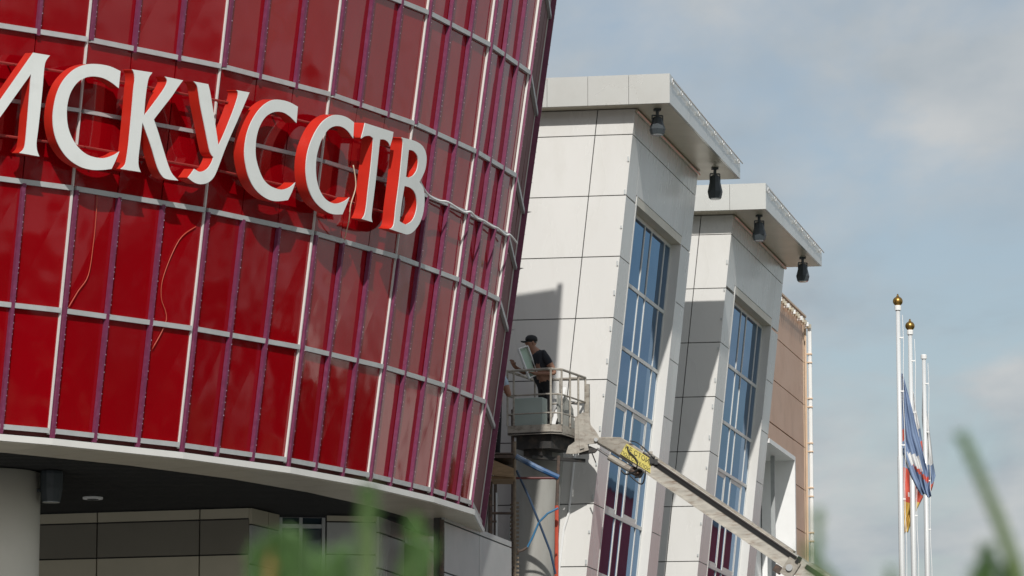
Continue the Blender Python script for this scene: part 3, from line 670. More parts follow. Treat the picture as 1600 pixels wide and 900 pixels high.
# ------------------------------------------------------------------ scaffold
sc = thing('scaffold', 'rusty tube scaffold with blue braces, between red drum and nearer tower', 'scaffold', (.1, 67, 0))
SY = 66.6
def spx(x, y, Y=SY): return atY(x, y, Y)
def stube(name, pts, r, mt, Y=SY): m = MB(); m.tube([spx(*p, Y) if len(p) == 2 else V(p) for p in pts], r, 8); return m.build(name, M[mt], sc)
def vpost(x, ytop, r, mt, Y=SY):
    p = spx(x, ytop, Y); m = MB(); m.tube([V((p.x, p.y, 0)), p], r, 8); m.build('post', M[mt], sc)
vpost(766, 700, .042, 'rust'); vpost(804, 690, .030, 'tanpole'); vpost(774, 690, .03, 'rust', 68.2); vpost(801, 640, .028, 'rust', 68.2)
q = spx(873, 712, 67.6); m = MB(); m.tube([V((q.x-.08, q.y, 0)), spx(870, 790, 67.6)], .036, 8); m.build('post', M['orange'], sc)
m = MB(); m.tube([spx(870, 790, 67.6), q], .030, 8); m.build('post', M['rust'], sc)  # upper length of the orange post, its shadow painted as a darker material
for y, x0, x1 in ((802, 766, 804), (847, 766, 804), (887, 690, 804), (747, 766, 873), (709, 766, 802)):
    stube('rung', [(x0, y), (x1, y)], .022 if y != 887 else .035, 'shaded_red' if y == 747 else 'rust')  # the red rung is coloured darker to stand for the shade on it
stube('rung', [(766, 815), (776, 815)], .02, 'rust')
stube('inner_tube', [(775, 770), (775, 900)], .03, 'steel', 68.2)
stube('brace', [(806, 713), (840, 731), (873, 746)], .048, 'blue')
stube('brace', [(807, 735), (827, 778), (843, 818), (860, 862), (868, 897)], .020, 'dblue')
stube('hose', [(872, 794), (856, 802), (842, 816), (832, 840), (824, 855)], .019, 'lblue'); stube('hose', [(824, 855), (816, 860), (808, 862)], .022, 'rust')
m = MB(); m.slab(spx(764, 748, 66.2), V((.45, 0, 0)), V((0, .7, -.02)), V((0, 0, .05))); m.build('plank', M['wood'], sc)
m = MB(); m.hexa([spx(764, 742, 66.1), spx(803, 746, 66.1), spx(803, 746, 67.4), spx(764, 742, 67.4), spx(764, 716, 66.1), spx(803, 732, 66.1), spx(803, 732, 67.4), spx(764, 716, 67.4)]); m.build('plank', M['wood'], sc)
deckz = spx(785, 716, 66.8).z
m = MB(); m.slab(V((-.95, 66.3, deckz-.05)), V((1.0, 0, 0)), V((0, 1.6, 0)), V((0, 0, .05))); m.build('deck', M['rust'], sc)
m = MB()
for i in range(18):        # rack teeth on the tan mast
    p = spx(806, 786+i*6.6, 66.7); m.box(p, (.11, .06, .035))
    p = spx(800, 789+i*6.6, 66.75); m.box(p, (.07, .06, .03))
m.build('rack', M['tanpole'], sc)

# ------------------------------------------------------------------ lift basket
BF = V((-.93, .37, 0)).normalized(); BS = V((.37, .93, 0)).normalized()
fz = atY(872, 672, 67.8).z-.02
K = atY(873, 668, 67.75); K.z = fz
bk = thing('lift_basket', 'worn metal work basket with railings at the end of the boom', 'lift basket', K+BF*.5+BS*.7)
LF, LS, CH = .98, 1.35, .15
corners = [BF*LF, BF*CH, BS*CH, BS*LS, BS*LS+BF*LF]       # plan, chamfer at the near corner
def bp(c_, z): return K+c_+V((0, 0, z))
plan = [BF*LF, BF*CH, BS*CH, BS*LS, BS*LS+BF*LF]
m = MB(); m.prism([bp(c_, -.03) for c_ in plan], V((0, 0, .03))); m.build('floor', M['liftd'], bk)
for i in range(5):
    a, b = plan[i], plan[(i+1) % 5]; d = (b-a).normalized(); nrm = V((-d.y, d.x, 0))
    m = MB(); m.slab(bp(a, -.04)+d*.003, (b-a)-d*.006, V((0, 0, .17)), nrm*.02); m.build('toe_board', M['lift'], bk)
RH = 1.12
for z, r in ((RH, .024), (RH*.60, .017), (RH*.30, .014)):
    for i in range(5):
        m = MB(); m.tube([bp(plan[i], z), bp(plan[(i+1) % 5], z)], r, 8); m.build('rail', M['lift'], bk)
for c_ in plan+[BS*(CH+(LS-CH)*.35), BS*(CH+(LS-CH)*.7), BF*(LF-.12), BS*LS+BF*LF*.5]:
    m = MB(); m.tube([bp(c_, .13), bp(c_, RH)], .019, 8); m.build('post', M['lift'], bk)
# dark frame and control boxes underneath
m = MB(); m.prism([bp(BF*.85+BS*.1, -.28), bp(BF*.2+BS*.15, -.28), bp(BS*.9+BF*.05, -.28), bp(BS*1.0+BF*.8, -.28)], V((0, 0, .24))); m.build('underframe', M['liftd'], bk)
m = MB(); m.slab(bp(BF*.75+BS*.2, -.40), -BF*.35, BS*.5, V((0, 0, .12))); m.build('control_box', M['liftd'], bk)
m = MB(); m.hexa([bp(BF*.55+BS*.1, -.46), bp(-BF*.15+BS*.95, -.46), bp(-BF*.1+BS*1.05, -.46), bp(BF*.6+BS*.25, -.46), bp(BF*.55+BS*.1, -.405), bp(-BF*.15+BS*.95, -.405), bp(-BF*.1+BS*1.05, -.405), bp(BF*.6+BS*.25, -.405)]); m.build('base_bar', M['liftd'], bk)
# mounting plates on the right side
PY = 68.35
def bpoly(pts, Y, th, name, mt, par=bk):
    m = MB(); m.prism([atY(x, y, Y) for x, y in pts], V((0, th, 0))); return m.build(name, M[mt], par)
bpoly([(898, 652), (911, 644), (920, 646), (923, 664), (932, 675), (938, 686), (936, 692), (918, 694), (920, 703), (900, 709), (884, 709), (888, 697), (898, 690)], PY, .06, 'mount_plate', 'lift')
bpoly([(903, 652), (910, 648), (913, 700), (906, 702)], PY-.03, .028, 'mount_rib', 'lift')
bpoly([(905, 650), (911, 644), (919, 646), (922, 664), (931, 675), (937, 686), (935, 691), (915, 692)], PY+.34, .05, 'mount_plate', 'lift')
bpoly([(904, 700), (922, 697), (934, 702), (930, 706), (905, 709)], PY+.08, .2, 'mount_base', 'liftd')
m = MB(); m.tube([atY(931, 687, PY-.05), atY(931, 687, PY+.45)], .035, 10); m.build('pivot_pin', M['steel'], bk)
m = MB(); m.tube([atY(925, 708, PY), atY(931, 723, PY)], .012, 6); m.build('stub', M['liftd'], bk)
m = MB(); m.slab(bp(BS*LS*.98-BF*.02, .1), BS*.05, -BF*.06, V((0, 0, .9))); m.build('back_post', M['lift'], bk)
# cargo in the basket
m = MB(); m.slab(bp(BF*.90+BS*.10, .015), -BF*.55, BS*.30+BF*.02, V((0, .0, .62))); m.top('carton', M['box'], 'pale grey-green carton standing inside the basket', 'carton', bevel=.01)
m = MB(); a = bp(BF*.28+BS*.25, .02); m.slab(a, V((.07, .02, 0)), V((-.02, .06, 0)), V((.24, .1, .82))); m.top('white_batten', M['white'], 'long white batten leaning inside the basket rail', 'batten')
m = MB(); a = bp(BF*.36+BS*.35, .02); m.slab(a, V((.07, .02, 0)), V((-.02, .06, 0)), V((.20, .1, .55))); m.top('wooden_batten', M['wood'], 'short wooden batten leaning beside the white one', 'batten')
m = MB(); a = bp(BS*.30+BF*.10, .02)
gx = [a+BS*(i*.2)+BF*(.02*(i % 2)) for i in range(5)]
vs = gx+[p+V((0, 0, .78-.10*abs(i-1.2)))+BF*.04*((i+1) % 2) for i, p in enumerate(gx)]
m.add(vs, [(i, i+1, 6+i, 5+i) for i in range(4)])
so_ = m.top('sheeting', M['sheet'], 'crumpled grey sheeting inside the basket beside the railing', 'sheeting'); md = so_.modifiers.new('thickness', 'SOLIDIFY'); md.thickness = .02

# ------------------------------------------------------------------ boom
def yb(x): return 68.45-(x-935)*.0045          # the boom comes towards the square as it runs to the right
boom = thing('lift_boom', 'weathered cream lift boom sloping down past both towers', 'boom', (11.5, 56.5, 0))
P0, P1 = atY(1000, 716, yb(1000)), atY(1247, 884, yb(1247)); bd = (P1-P0).normalized()
side = V((-bd.y, bd.x, 0)).normalized(); side = side if side.y < 0 else -side; bu = side.cross(bd).normalized(); bu = bu if bu.z > 0 else -bu
def bar(a, l, h0, h1, wd, name, mt, lift=0, prt=boom, off=0):
    m = MB(); q = a-bd*0+bu*lift
    m.slab(q+bu*h0-side*wd/2+side*off, bd*l, bu*(h1-h0), side*wd); return m.build(name, M[mt], prt, bevel=.012)
LEN = (P1-P0).length
sec = bar(P0, LEN+1.0, -.150, .145, .28, 'inner_section', 'boom')
m = MB(); m.slab(P0+bd*.05+bu*.045+side*.14, bd*(LEN-.1), bu*.075, side*.012); m.build('slot', M['rubber'], sec)
m = MB(); m.slab(P0+bd*.05+bu*.125+side*.14, bd*(LEN-.1), bu*.018, side*.03); m.build('edge_rail', M['chrome'], sec)
m = MB(); m.slab(P0+bd*.0-bu*.155+side*.138, bd*(LEN+.5), bu*.03, side*.02); m.build('edge_rail', M['boom'], sec)
m = MB(); m.slab(P0+bd*.1+bu*.147-side*.10, bd*(LEN-.3), bu*.03, side*.14); m.build('cable_tray', M['lift'], sec)
# bracket where the outer section begins
m = MB(); m.slab(P1-bd*.16-bu*.26+side*.145, bd*.24, bu*.33, side*.05); br_ = m.build('bracket', M['lift'], boom)
m = MB(); m.tube([P1-bd*.05-bu*.09+side*.19, P1-bd*.05-bu*.09+side*.23], .06, 14); m.build('bolt', M['steel'], br_)
m = MB(); m.slab(P1-bd*.30-bu*.30+side*.10, bd*.14, bu*.13, side*.08); m.build('stop', M['rust'], br_)
m = MB(); m.slab(P1-bd*.02+bu*.05+side*.15, bd*.06, bu*.12, side*.07); m.build('hose_clamp', M['rubber'], br_)
Q = V((11.5, 56.5, 2.2)); axis2 = bd
outer_end = P1+bd*7.2
bar(P1+bd*.18, 7.0, -.185, .18, .34, 'outer_section', 'boom')
m = MB(); m.slab(P1+bd*.18+bu*.05+side*.172, bd*7.0, bu*.08, side*.012); m.build('slot', M['rubber'], boom)
m = MB(); m.tube([V((outer_end.x, outer_end.y, 0)), V((outer_end.x, outer_end.y, outer_end.z+.3))], .35, 16); m.build('turret', M['lift'], boom)
boom.location = V((outer_end.x, outer_end.y, 0))
for ch_ in boom.children: 
    for v_ in ch_.data.vertices: v_.co -= V((outer_end.x-11.5, outer_end.y-56.5, 0))
    for c2 in ch_.children:
        for v_ in c2.data.vertices: v_.co -= V((outer_end.x-11.5, outer_end.y-56.5, 0))
# rounded head between pivot and inner section
hd = [(933, 691), (937, 683), (952, 682.5), (970, 683), (984, 691), (1002, 703), (1021, 716), (1015, 741), (996, 730), (975, 716), (952, 702)]
m = MB(); m.prism([atY(x, y, yb(x)-.14) for x, y in hd], V((0, .28, 0))); m.build('boom_head', M['lift'], boom, bevel=.015)
# cylinder
def bo(x, y, dy=-.2): return atY(x, y, yb(x)+dy)
m = MB(); m.tube([bo(933, 701, -.02), bo(954, 715, -.02)], .022, 8); m.build('cylinder_rod', M['chrome'], boom)
m = MB(); m.tube([bo(952, 714, -.02), bo(986, 734, -.02)], .062, 12); m.build('cylinder', M['lift'], boom)
m = MB(); m.tube([bo(986, 734, -.02), bo(1002, 742, -.02)], .07, 12); m.build('cylinder_end', M['rust'], boom)
def hose(pts, r=.013):
    m = MB(); P = [V(p) for p in pts]; out = []
    for i in range(len(P)-1):
        p0, p1, p2, p3 = P[max(i-1, 0)], P[i], P[i+1], P[min(i+2, len(P)-1)]
        for j in range(5):
            t = j/5; out.append(.5*((2*p1)+(p2-p0)*t+(2*p0-5*p1+4*p2-p3)*t*t+(3*p1-p0-3*p2+p3)*t**3))
    out.append(P[-1]); m.tube(out, r, 6); m.build('hose', M['rubber'], boom, smooth=True)
hose([bo(971, 735), bo(978, 741), bo(990, 738), bo(998, 733), bo(1005, 737), bo(1000, 744), bo(992, 746)], .018)
hose([bo(984, 743), bo(992, 750), bo(1000, 756), bo(1005, 754), bo(1008, 742), bo(1008, 736)], .014)
hose([bo(980, 697), bo(983, 706), bo(991, 713), bo(996, 722), bo(994, 732)], .012)
hose([bo(984, 689), bo(994, 691), bo(1004, 698)], .010)
hose([bo(1004, 698), bo(1014, 708), bo(1022, 716)], .014)
m = MB(); m.box(bo(1019, 719, -.16), (.10, .08, .13)); m.box(bo(1025, 722, -.16), (.06, .1, .10)); m.build('valve', M['rubber'], boom)
m = MB(); m.box(bo(1003, 700, 0), (.05, .1, .05)); m.box(bo(1016, 708, 0), (.08, .12, .05)); m.build('valve', M['lift'], boom)
# warning plate and its lettering
wq = [(979, 693), (1017, 717), (1016, 739), (969, 709)]
wp = [atY(x, y, yb(x)-.17) for x, y in wq]
m = MB(); m.prism(wp, V((0, .02, 0))); pl = m.build('warning_plate', M['yellow'], boom); tag(pl, 'yellow warning plate with two lines of black Cyrillic text')
def text_obj(txt, p_left, p_right, height, name, mt, par, rel):
    cu = bpy.data.curves.new('t', 'FONT'); cu.body = txt; cu.size = 1; cu.extrude = .01
    ob = bpy.data.objects.new('t', cu); COL.objects.link(ob); d = bpy.context.evaluated_depsgraph_get(); d.update()
    me = bpy.data.meshes.new_from_object(ob.evaluated_get(d)); bpy.data.objects.remove(ob)
    xs = [v_.co.x for v_ in me.vertices]; ys = [v_.co.y for v_ in me.vertices]
    x0, x1, y0, y1 = min(xs), max(xs), min(ys), max(ys)
    ex = p_right-p_left
    for v_ in me.vertices:
        u = (v_.co.x-x0)/(x1-x0); h = (v_.co.y-y0)/(y1-y0)
        v_.co = p_left+ex*u+rel*(h*height)+V((0, -.004 if v_.co.z > 0 else 0, 0))-root_loc(par)
    me.materials.clear(); me.materials.append(M[mt]); o = bpy.data.objects.new(name, me); COL.objects.link(o); o.parent = par
    return o
upv = V((.25, 0, .97))
text_obj('НЕ СТОЙ', atY(976.5, 701.5, yb(977)-.174), atY(1013, 724.5, yb(1013)-.174), .105, 'lettering', 'ink', pl, upv)
text_obj('ПОД СТРЕЛОЙ', atY(970.5, 709.5, yb(971)-.174), atY(1014, 737, yb(1014)-.174), .085, 'lettering', 'ink', pl, upv)

# ------------------------------------------------------------------ people
def skin_body(name, joints, edges, root, parts_mat, mats, parent, sub=2):
    me = bpy.data.meshes.new(name); keys = list(joints); off = root_loc(parent)
    me.from_pydata([tuple(V(joints[k][0])-off) for k in keys], [(keys.index(a), keys.index(b)) for a, b in edges], [])
    ob = bpy.data.objects.new(name, me); COL.objects.link(ob)
    ob.modifiers.new('skin', 'SKIN'); s_ = ob.modifiers.new('sub', 'SUBSURF'); s_.levels = s_.render_levels = sub
    for k, sv in zip(keys, me.skin_vertices[0].data):
        r = joints[k][1]; sv.radius = r if isinstance(r, tuple) else (r, r); sv.use_root = (k == root)
    d = bpy.context.evaluated_depsgraph_get(); d.update()
    m2 = bpy.data.meshes.new_from_object(ob.evaluated_get(d)); bpy.data.objects.remove(ob)
    m2.materials.clear()
    for x in mats: m2.materials.append(x)
    segs = [(V(joints[a][0])-off, V(joints[b][0])-off, parts_mat.get((a, b), 0)) for a, b in edges]
    for p in m2.polygons:
        best = None; c_ = p.center
        for a, b, mi in segs:
            ab = b-a; t = max(0, min(1, (c_-a).dot(ab)/max(ab.length_squared, 1e-9))); dd = (c_-(a+ab*t)).length
            if best is None or dd < best[0]: best = (dd, mi)
        p.material_index = best[1]; p.use_smooth = True
    o = bpy.data.objects.new(name, m2); COL.objects.link(o); o.parent = parent
    return o
def person(base, f, label, pose, mats, cap=True):
    # f = facing direction; local axes: f forward, l to the person's left, z up
    f = V(f).normalized(); l_ = V((-f.y, f.x, 0)); base = V(base)
    def P(fw_, lt, z): return base+f*fw_+l_*lt+V((0, 0, z))
    t = thing('person', label, 'person', base)
    J = {}; Ed = []; PM = {}
    def add(k, p, r): J[k] = (p, r)
    def ed(a, b, mi): Ed.append((a, b)); PM[(a, b)] = mi
    lean = pose.get('lean', .06)
    add('pelvis', P(0, 0, .95), (.165, .145)); add('waist', P(lean*.4, 0, 1.10), (.195, .18)); add('chest', P(lean, 0, 1.34), (.25, .22)); add('collar', P(lean*1.15, 0, 1.49), (.15, .125))
    add('neck', P(lean*1.45, 0, 1.555), .076); add('jaw', P(lean*1.5+.035, 0, 1.60), (.082, .090)); add('head', P(lean*1.5+.03, 0, 1.665), (.098, .118)); add('crown', P(lean*1.5+.015, 0, 1.735), (.085, .10))
    ed('pelvis', 'waist', 2); ed('waist', 'chest', 1); ed('chest', 'collar', 1); ed('collar', 'neck', 0); ed('neck', 'jaw', 0); ed('jaw', 'head', 0); ed('head', 'crown', 3)
    for s, n_ in ((1, 'L'), (-1, 'R')):
        add('hip'+n_, P(0, s*.10, .88), .098); add('knee'+n_, P(pose.get('knee'+n_, .02), s*.11, .50), .064); add('ankle'+n_, P(-.02, s*.115, .09), .045); add('toe'+n_, P(.15, s*.13, .035), .036)
        ed('pelvis', 'hip'+n_, 2); ed('hip'+n_, 'knee'+n_, 2); ed('knee'+n_, 'ankle'+n_, 2); ed('ankle'+n_, 'toe'+n_, 4)
        sh, el, wr, hn, fd = pose[n_]
        add('sh'+n_, P(lean+sh[0], s*(.185+sh[1]), 1.455+sh[2]), .095); add('bi'+n_, P(*[(a+b)/2 for a, b in zip((lean+sh[0], s*(.185+sh[1]), 1.455+sh[2]), el)]), .072)
        add('el'+n_, P(*el), .052); add('wr'+n_, P(*wr), .034); add('pa'+n_, P(*hn), (.046, .032))
        ed('chest', 'sh'+n_, 1); ed('sh'+n_, 'bi'+n_, 1); ed('bi'+n_, 'el'+n_, 0); ed('el'+n_, 'wr'+n_, 0); ed('wr'+n_, 'pa'+n_, 0)
        h = V(hn); d_ = V(fd).normalized(); x_ = V((0, 0, 1)).cross(d_); x_ = x_.normalized() if x_.length > .1 else V((0, 1, 0)); nrm_ = d_.cross(x_)
        for i in range(4):
            o_ = x_*((i-1.5)*.021); ln = (.075, .085, .08, .062)[i]
            a_ = h+o_+d_*.035; b_ = a_+d_*ln*.5+nrm_*.008; c_ = b_+d_*ln*.25+nrm_*.03*(-1)
            add(f'f{i}a'+n_, P(*a_), .0095); add(f'f{i}b'+n_, P(*b_), .009); add(f'f{i}c'+n_, P(*c_), .0075)
            ed('pa'+n_, f'f{i}a'+n_, 0); ed(f'f{i}a'+n_, f'f{i}b'+n_, 0); ed(f'f{i}b'+n_, f'f{i}c'+n_, 0)
        a_ = h+x_*.045+d_*.005; b_ = a_+x_*.02+d_*.035
        add('tha'+n_, P(*a_), .011); add('thb'+n_, P(*b_), .009); ed('pa'+n_, 'tha'+n_, 0); ed('tha'+n_, 'thb'+n_, 0)
    body = skin_body('body', J, Ed, 'pelvis', PM, mats, t)
    hc = P(lean*1.5+.03, 0, 1.665)
    # nose, ears, eyes
    m = MB(); m.add([hc+f*.095+V((0, 0, .02)), hc+f*.09+l_*.016+V((0, 0, -.03)), hc+f*.09-l_*.016+V((0, 0, -.03)), hc+f*.128+V((0, 0, -.025))], [(0, 1, 3), (0, 3, 2), (1, 2, 3), (0, 2, 1)]); m.build('nose', mats[0], body)
    for s in (1, -1):
        m = MB(); m.lathe(hc+l_*s*.082+V((0, 0, -.005)), [(.012, -.03), (.020, -.01), (.024, .012), (.014, .03)], 8); m.build('ear', mats[0], body, smooth=True)
        m = MB(); m.lathe(hc+f*.090+l_*s*.032+V((0, 0, .012)), [(.004, -.007), (.009, 0), (.004, .007)], 8); m.build('eye', M['ink'], body)
    m = MB(); m.slab(hc+f*.078-l_*.022+V((0, 0, -.065)), l_*.044, f*.02, V((0, 0, .008))); m.build('mouth', M['redpaint'], body)
    if cap:
        m = MB(); cz = hc+V((0, 0, .045)); n_ = 16; prof = [(.104, -.012), (.108, .02), (.098, .06), (.066, .09), (.02, .102)]
        b0 = len(m.v)
        for r, z in prof:
            for k in range(n_):
                a = 2*math.pi*k/n_; m.v.append(cz-f*.008+f*r*1.08*math.cos(a)+l_*r*.92*math.sin(a)+V((0, 0, z)))
        for i in range(len(prof)-1):
            for k in range(n_):
                k2 = (k+1) % n_; m.f.append((i*n_+k, i*n_+k2, (i+1)*n_+k2, (i+1)*n_+k)); m.m.append(0)
        m.f.append(tuple((len(prof)-1)*n_+k for k in range(n_))); m.m.append(0); m.f.append(tuple(range(n_))[::-1]); m.m.append(0)
        cp = m.build('cap', M['cap'], t, smooth=True)
        m = MB(); a0 = cz+f*.085
        arc = [a0+l_*(.075*math.sin(x))+f*(.115*math.cos(x))+V((0, 0, -.028-.012*abs(math.sin(x)))) for x in [-1.5+i*.3 for i in range(11)]]
        m.prism(arc, V((0, 0, .012))); m.build('brim', M['cap'], cp)
    else:
        m = MB(); cz = hc+V((0, 0, .03)); m.lathe(cz-f*.012, [(.088, -.05), (.096, 0), (.088, .05), (.05, .09), (.012, .10)], 14); m.build('hair', M['hair'], t, smooth=True)
    return t
mb_ = V((.60, 68.50, fz+.002))
person(mb_, (-.90, -.42, 0), 'man in black cap and navy shirt holding a pale tray in the basket',
       dict(lean=.17, L=((-.03, .04, -.01), (-.05, .31, 1.09), (.24, .18, 1.09), (.31, .13, 1.10), (.9, -.3, .2)),
            R=((.05, -.02, -.01), (.26, -.31, 1.15), (.45, -.30, 1.25), (.51, -.29, 1.30), (.3, .2, .8))),
       [M['skin'], M['navy'], M['blackcloth'], M['hair'], M['blackcloth']])
person((spx(768, 716, 66.9).x, 66.9, deckz+.002), (.2, 1, 0), 'worker in pale blue shirt and dark trousers, mostly hidden behind drum edge',
       dict(lean=.05, L=((0, 0, 0), (.10, .28, 1.12), (.30, .20, 1.20), (.37, .17, 1.24), (.8, -.1, .4)), R=((0, 0, 0), (.05, -.30, 1.12), (.25, -.24, 1.18), (.31, -.22, 1.2), (.8, .1, .3))),
       [M['skin'], M['shirt2'], M['blackcloth'], M['hair'], M['blackcloth']], cap=False)
# tray in his hands
tq = [(808.5, 547), (824, 541), (838, 582), (826, 593)]
ty = 68.32
tq3 = [atY(808.5, 546, ty), atY(824, 541, ty+.06), atY(840, 586, ty+.02), atY(826, 593, ty-.05)]
trn = (tq3[1]-tq3[0]).cross(tq3[3]-tq3[0]).normalized()
if trn.y > 0: trn = -trn
tr = thing('tray', 'pale green tray with white rim held by the man in the basket', 'tray', tq3[3])
m = MB(); m.prism([p-trn*.0 for p in tq3], -trn*.02); m.build('tray_bottom', M['tray'], tr)
for i in range(4):
    a, b = tq3[i], tq3[(i+1) % 4]; inn = (sum(tq3, V())/4-(a+b)/2).normalized()
    m = MB(); m.slab(a-trn*.02, b-a, trn*.09, inn*.018); m.build('tray_rim', M['white'], tr)

# ------------------------------------------------------------------ flagpoles and flags
def pole(px, pyt, lab, ball):
    p = atZ(px, pyt+(14 if ball else 4), 12.0-(.17 if ball else 0)); z = p.z
    t = thing('flagpole', lab, 'flagpole', (p.x, p.y, 0), 'flagpoles on the square')
    m = MB(); m.tube([(p.x, p.y, 0), (p.x, p.y, z-2.6), (p.x, p.y, z-2.58), (p.x, p.y, z)], [.056, .052, .044, .038], 12); m.build('shaft', M['polewhite'], t, smooth=True)
    m = MB(); m.lathe(V((p.x, p.y, z-.01)), [(.058, 0), (.06, .07), (.05, .085)], 12); m.build('collar', M['white'], t)
    if ball:
        c_ = V((p.x, p.y, z+.15)); pr = [(.02, -.08)]+[(.088*math.cos(a), .085*math.sin(a)) for a in [-1.2+i*.24 for i in range(11)]]+[(.018, .10), (.012, .13)]
        m = MB(); m.lathe(c_, pr, 16); m.build('gilded_ball', M['gold'], t, smooth=True)
    m = MB(); pts = [V((p.x+.075+.012*math.sin(i*1.7), p.y-.03, z-.1-i*.5)) for i in range(11)]; m.tube(pts, .006, 5); m.build('halyard', M['white'], t)
    for i in range(4):
        m = MB(); m.box((p.x+.045, p.y-.03, z-.5-i*.95), (.07, .02, .022)); m.build('rope_clip', M['white'], t)
    return V((p.x, p.y, z))
p1 = pole(1403, 470, 'flagpole with gilded ball, the one with the blue flag', True)
p2 = pole(1422, 508, 'flagpole with gilded ball, the one with the red and yellow flag', True)
p3 = pole(1443.5, 556, 'flagpole with plain white cap and no ball', False)
def flag(name, left, right, Y0, cols, lab, fold=.07, nf=3.2, ny=40, nx=22, seed=1):
    # left/right: outline (px,py) down both hanging edges; cloth is folded in depth between them
    rnd = random.Random(seed); ph = rnd.uniform(0, 6)
    def along(L_, t):
        x = t*(len(L_)-1); i = min(int(x), len(L_)-2); f_ = x-i; return (L_[i][0]+(L_[i+1][0]-L_[i][0])*f_, L_[i][1]+(L_[i+1][1]-L_[i][1])*f_)
    m = MB(); vs = []
    for j in range(ny+1):
        t = j/ny; a = along(left, t); b = along(right, t)
        for i in range(nx+1):
            s = i/nx; wv = math.sin(s*nf*2*math.pi+ph+1.5*t); x = a[0]+(b[0]-a[0])*(s+.03*math.sin(9*t+5*s)); y = a[1]+(b[1]-a[1])*s
            y += 2.0*math.sin(s*9+ph)*t; wv += .55*math.sin(11*t+7*s*t+ph)+.35*math.sin(23*t-9*s)
            vs.append(atY(x, y, Y0+fold*wv*(.35+.65*t)+.04*math.sin(7*t+3*s)))
    fs = []; mi = []
    for j in range(ny):
        for i in range(nx):
            k = j*(nx+1)+i; fs.append((k, k+1, k+nx+2, k+nx+1)); mi.append(cols((i+.5)/nx, (j+.5)/ny))
    m.v = vs; m.f = fs; m.m = mi
    o = m.top(name, [M['f_white'], M['f_blue'], M['f_red'], M['f_yel']], lab, 'flag', 'flags hanging on the poles', smooth=True)
    md = o.modifiers.new('thickness', 'SOLIDIFY'); md.thickness = .004
def c_blue(s, t):
    if .62 < t-.22*s+.05 < .67 and s > .25: return 2
    if .48 < t-.15*s < .60 and .2 < s < .75: return 0
    if .50 < t < .62 and s < .10: return 0
    if .33 < t < .39 and s < .22: return 2
    return 1
flag('flag', [(1407, 583), (1408, 620), (1408, 665), (1409, 700), (1416, 722), (1424, 745), (1434, 765), (1440, 772)], [(1411, 584), (1419, 615), (1425, 640), (1432, 670), (1442, 705), (1450, 735), (1452, 760), (1455, 777)], p1.y+.10, c_blue, 'limp blue flag with white patch and red stripe, on a ball-topped pole', seed=3)
def c_red(s, t):
    if t < .30: return 1 if s < .45 else 2
    if t < .66: return 0 if (.54 < t < .60 and .3 < s < .45) else 2
    return 3
flag('flag', [(1412, 690), (1411, 715), (1410, 745), (1407, 775), (1406, 810), (1405.5, 838)], [(1428, 690), (1432, 722), (1440, 752), (1443, 777), (1425, 812), (1418, 832)], p2.y+.14, c_red, 'limp flag with red and yellow lower part, hanging under the blue one', nf=2.2, seed=5)
def c_tri(s, t): return 0 if t < .62 else (1 if t < .88 else 2)
flag('flag', [(1441, 612), (1440, 650), (1444, 690), (1445, 725), (1444, 755), (1443, 772)], [(1444, 612), (1449, 650), (1454, 690), (1458, 722), (1462, 745), (1455, 768)], p3.y+.06, c_tri, 'limp white and blue flag on the pole with no ball', nf=1.8, seed=8)
def c_w2(s, t): return 0 if t < .55 else (1 if s > .6 and t < .75 else (2 if s > .6 else 0))
flag('flag', [(1426, 612), (1427, 640), (1429, 665), (1432, 690), (1436, 708)], [(1427.5, 612), (1431, 640), (1437, 665), (1441, 690), (1442, 708)], p2.y+1.2, c_w2, 'narrow furled white cloth hanging behind the blue flag', nf=1.5, fold=.04, seed=11)

# ------------------------------------------------------------------ foreground pines (out of focus)
def shoot(m_need, m_stem, p0, p1, r, nneed, ln, rnd, bend=0, orange=0):
    ax = (p1-p0); n_ = 9; pts = [p0+ax*(i/n_)+V((bend*math.sin(math.pi*i/n_), 0, 0)) for i in range(n_+1)]
    m_stem.tube(pts, [r*(1-.5*i/n_) for i in range(n_+1)], 6)
    d0 = ax.normalized()
    for i in range(int(nneed*1.2)):
        t = rnd.random(); p = p0+ax*t+V((bend*math.sin(math.pi*t), 0, 0)); az = rnd.uniform(0, 2*math.pi)
        x = d0.cross(V((0, 1, 0))).normalized(); y = d0.cross(x)
        d = (x*math.cos(az)+y*math.sin(az))*.8+d0*rnd.uniform(.5, 1.3); d.normalize(); l_ = ln*rnd.uniform(.45, .9)
        s_ = d.cross(V((rnd.uniform(-1, 1), rnd.uniform(-1, 1), .3))).normalized()*.0021
        u_ = d.cross(s_).normalized()*.0017
        m_need.add([p-s_, p+s_, p+u_, p+d*l_], [(0, 1, 3), (1, 2, 3), (2, 0, 3)])
def pine(base, shoots, lab, seed, nm='needle'):
    rnd = random.Random(seed); t = thing('young_pine', lab, 'pine', base)
    st = MB(); ne = MB(); tips = MB(); tips_st = MB()
    st.tube([base, base+V((0, 0, .5)), base+V((.01, 0, 1.1))], [.03, .024, .016], 8)
    for (x0, y0, x1, y1, Y, r, nn_, ln, bend, orange) in shoots:
        a = atY(x0, y0, Y); b = atY(x1, y1, Y)
        mid = base+V((0, 0, 1.05)); st.tube([mid, mid.lerp(a, .55)+V((0, 0, -.06)), a], [.010, .007, r*.9], 6)
        shoot(tips if orange else ne, tips_st if orange else st, a, b, r, nn_, ln, rnd, bend)
    st.build('trunk', M['greenstem'], t); ne.build('needles', M[nm], t)['kind'] = 'stuff'
    if tips.v: tips.build('buds', M['candle'], t)['kind'] = 'stuff'; 
    if tips_st.v: tips_st.build('bud_stem', M['candle'], t)
D0 = 3.4
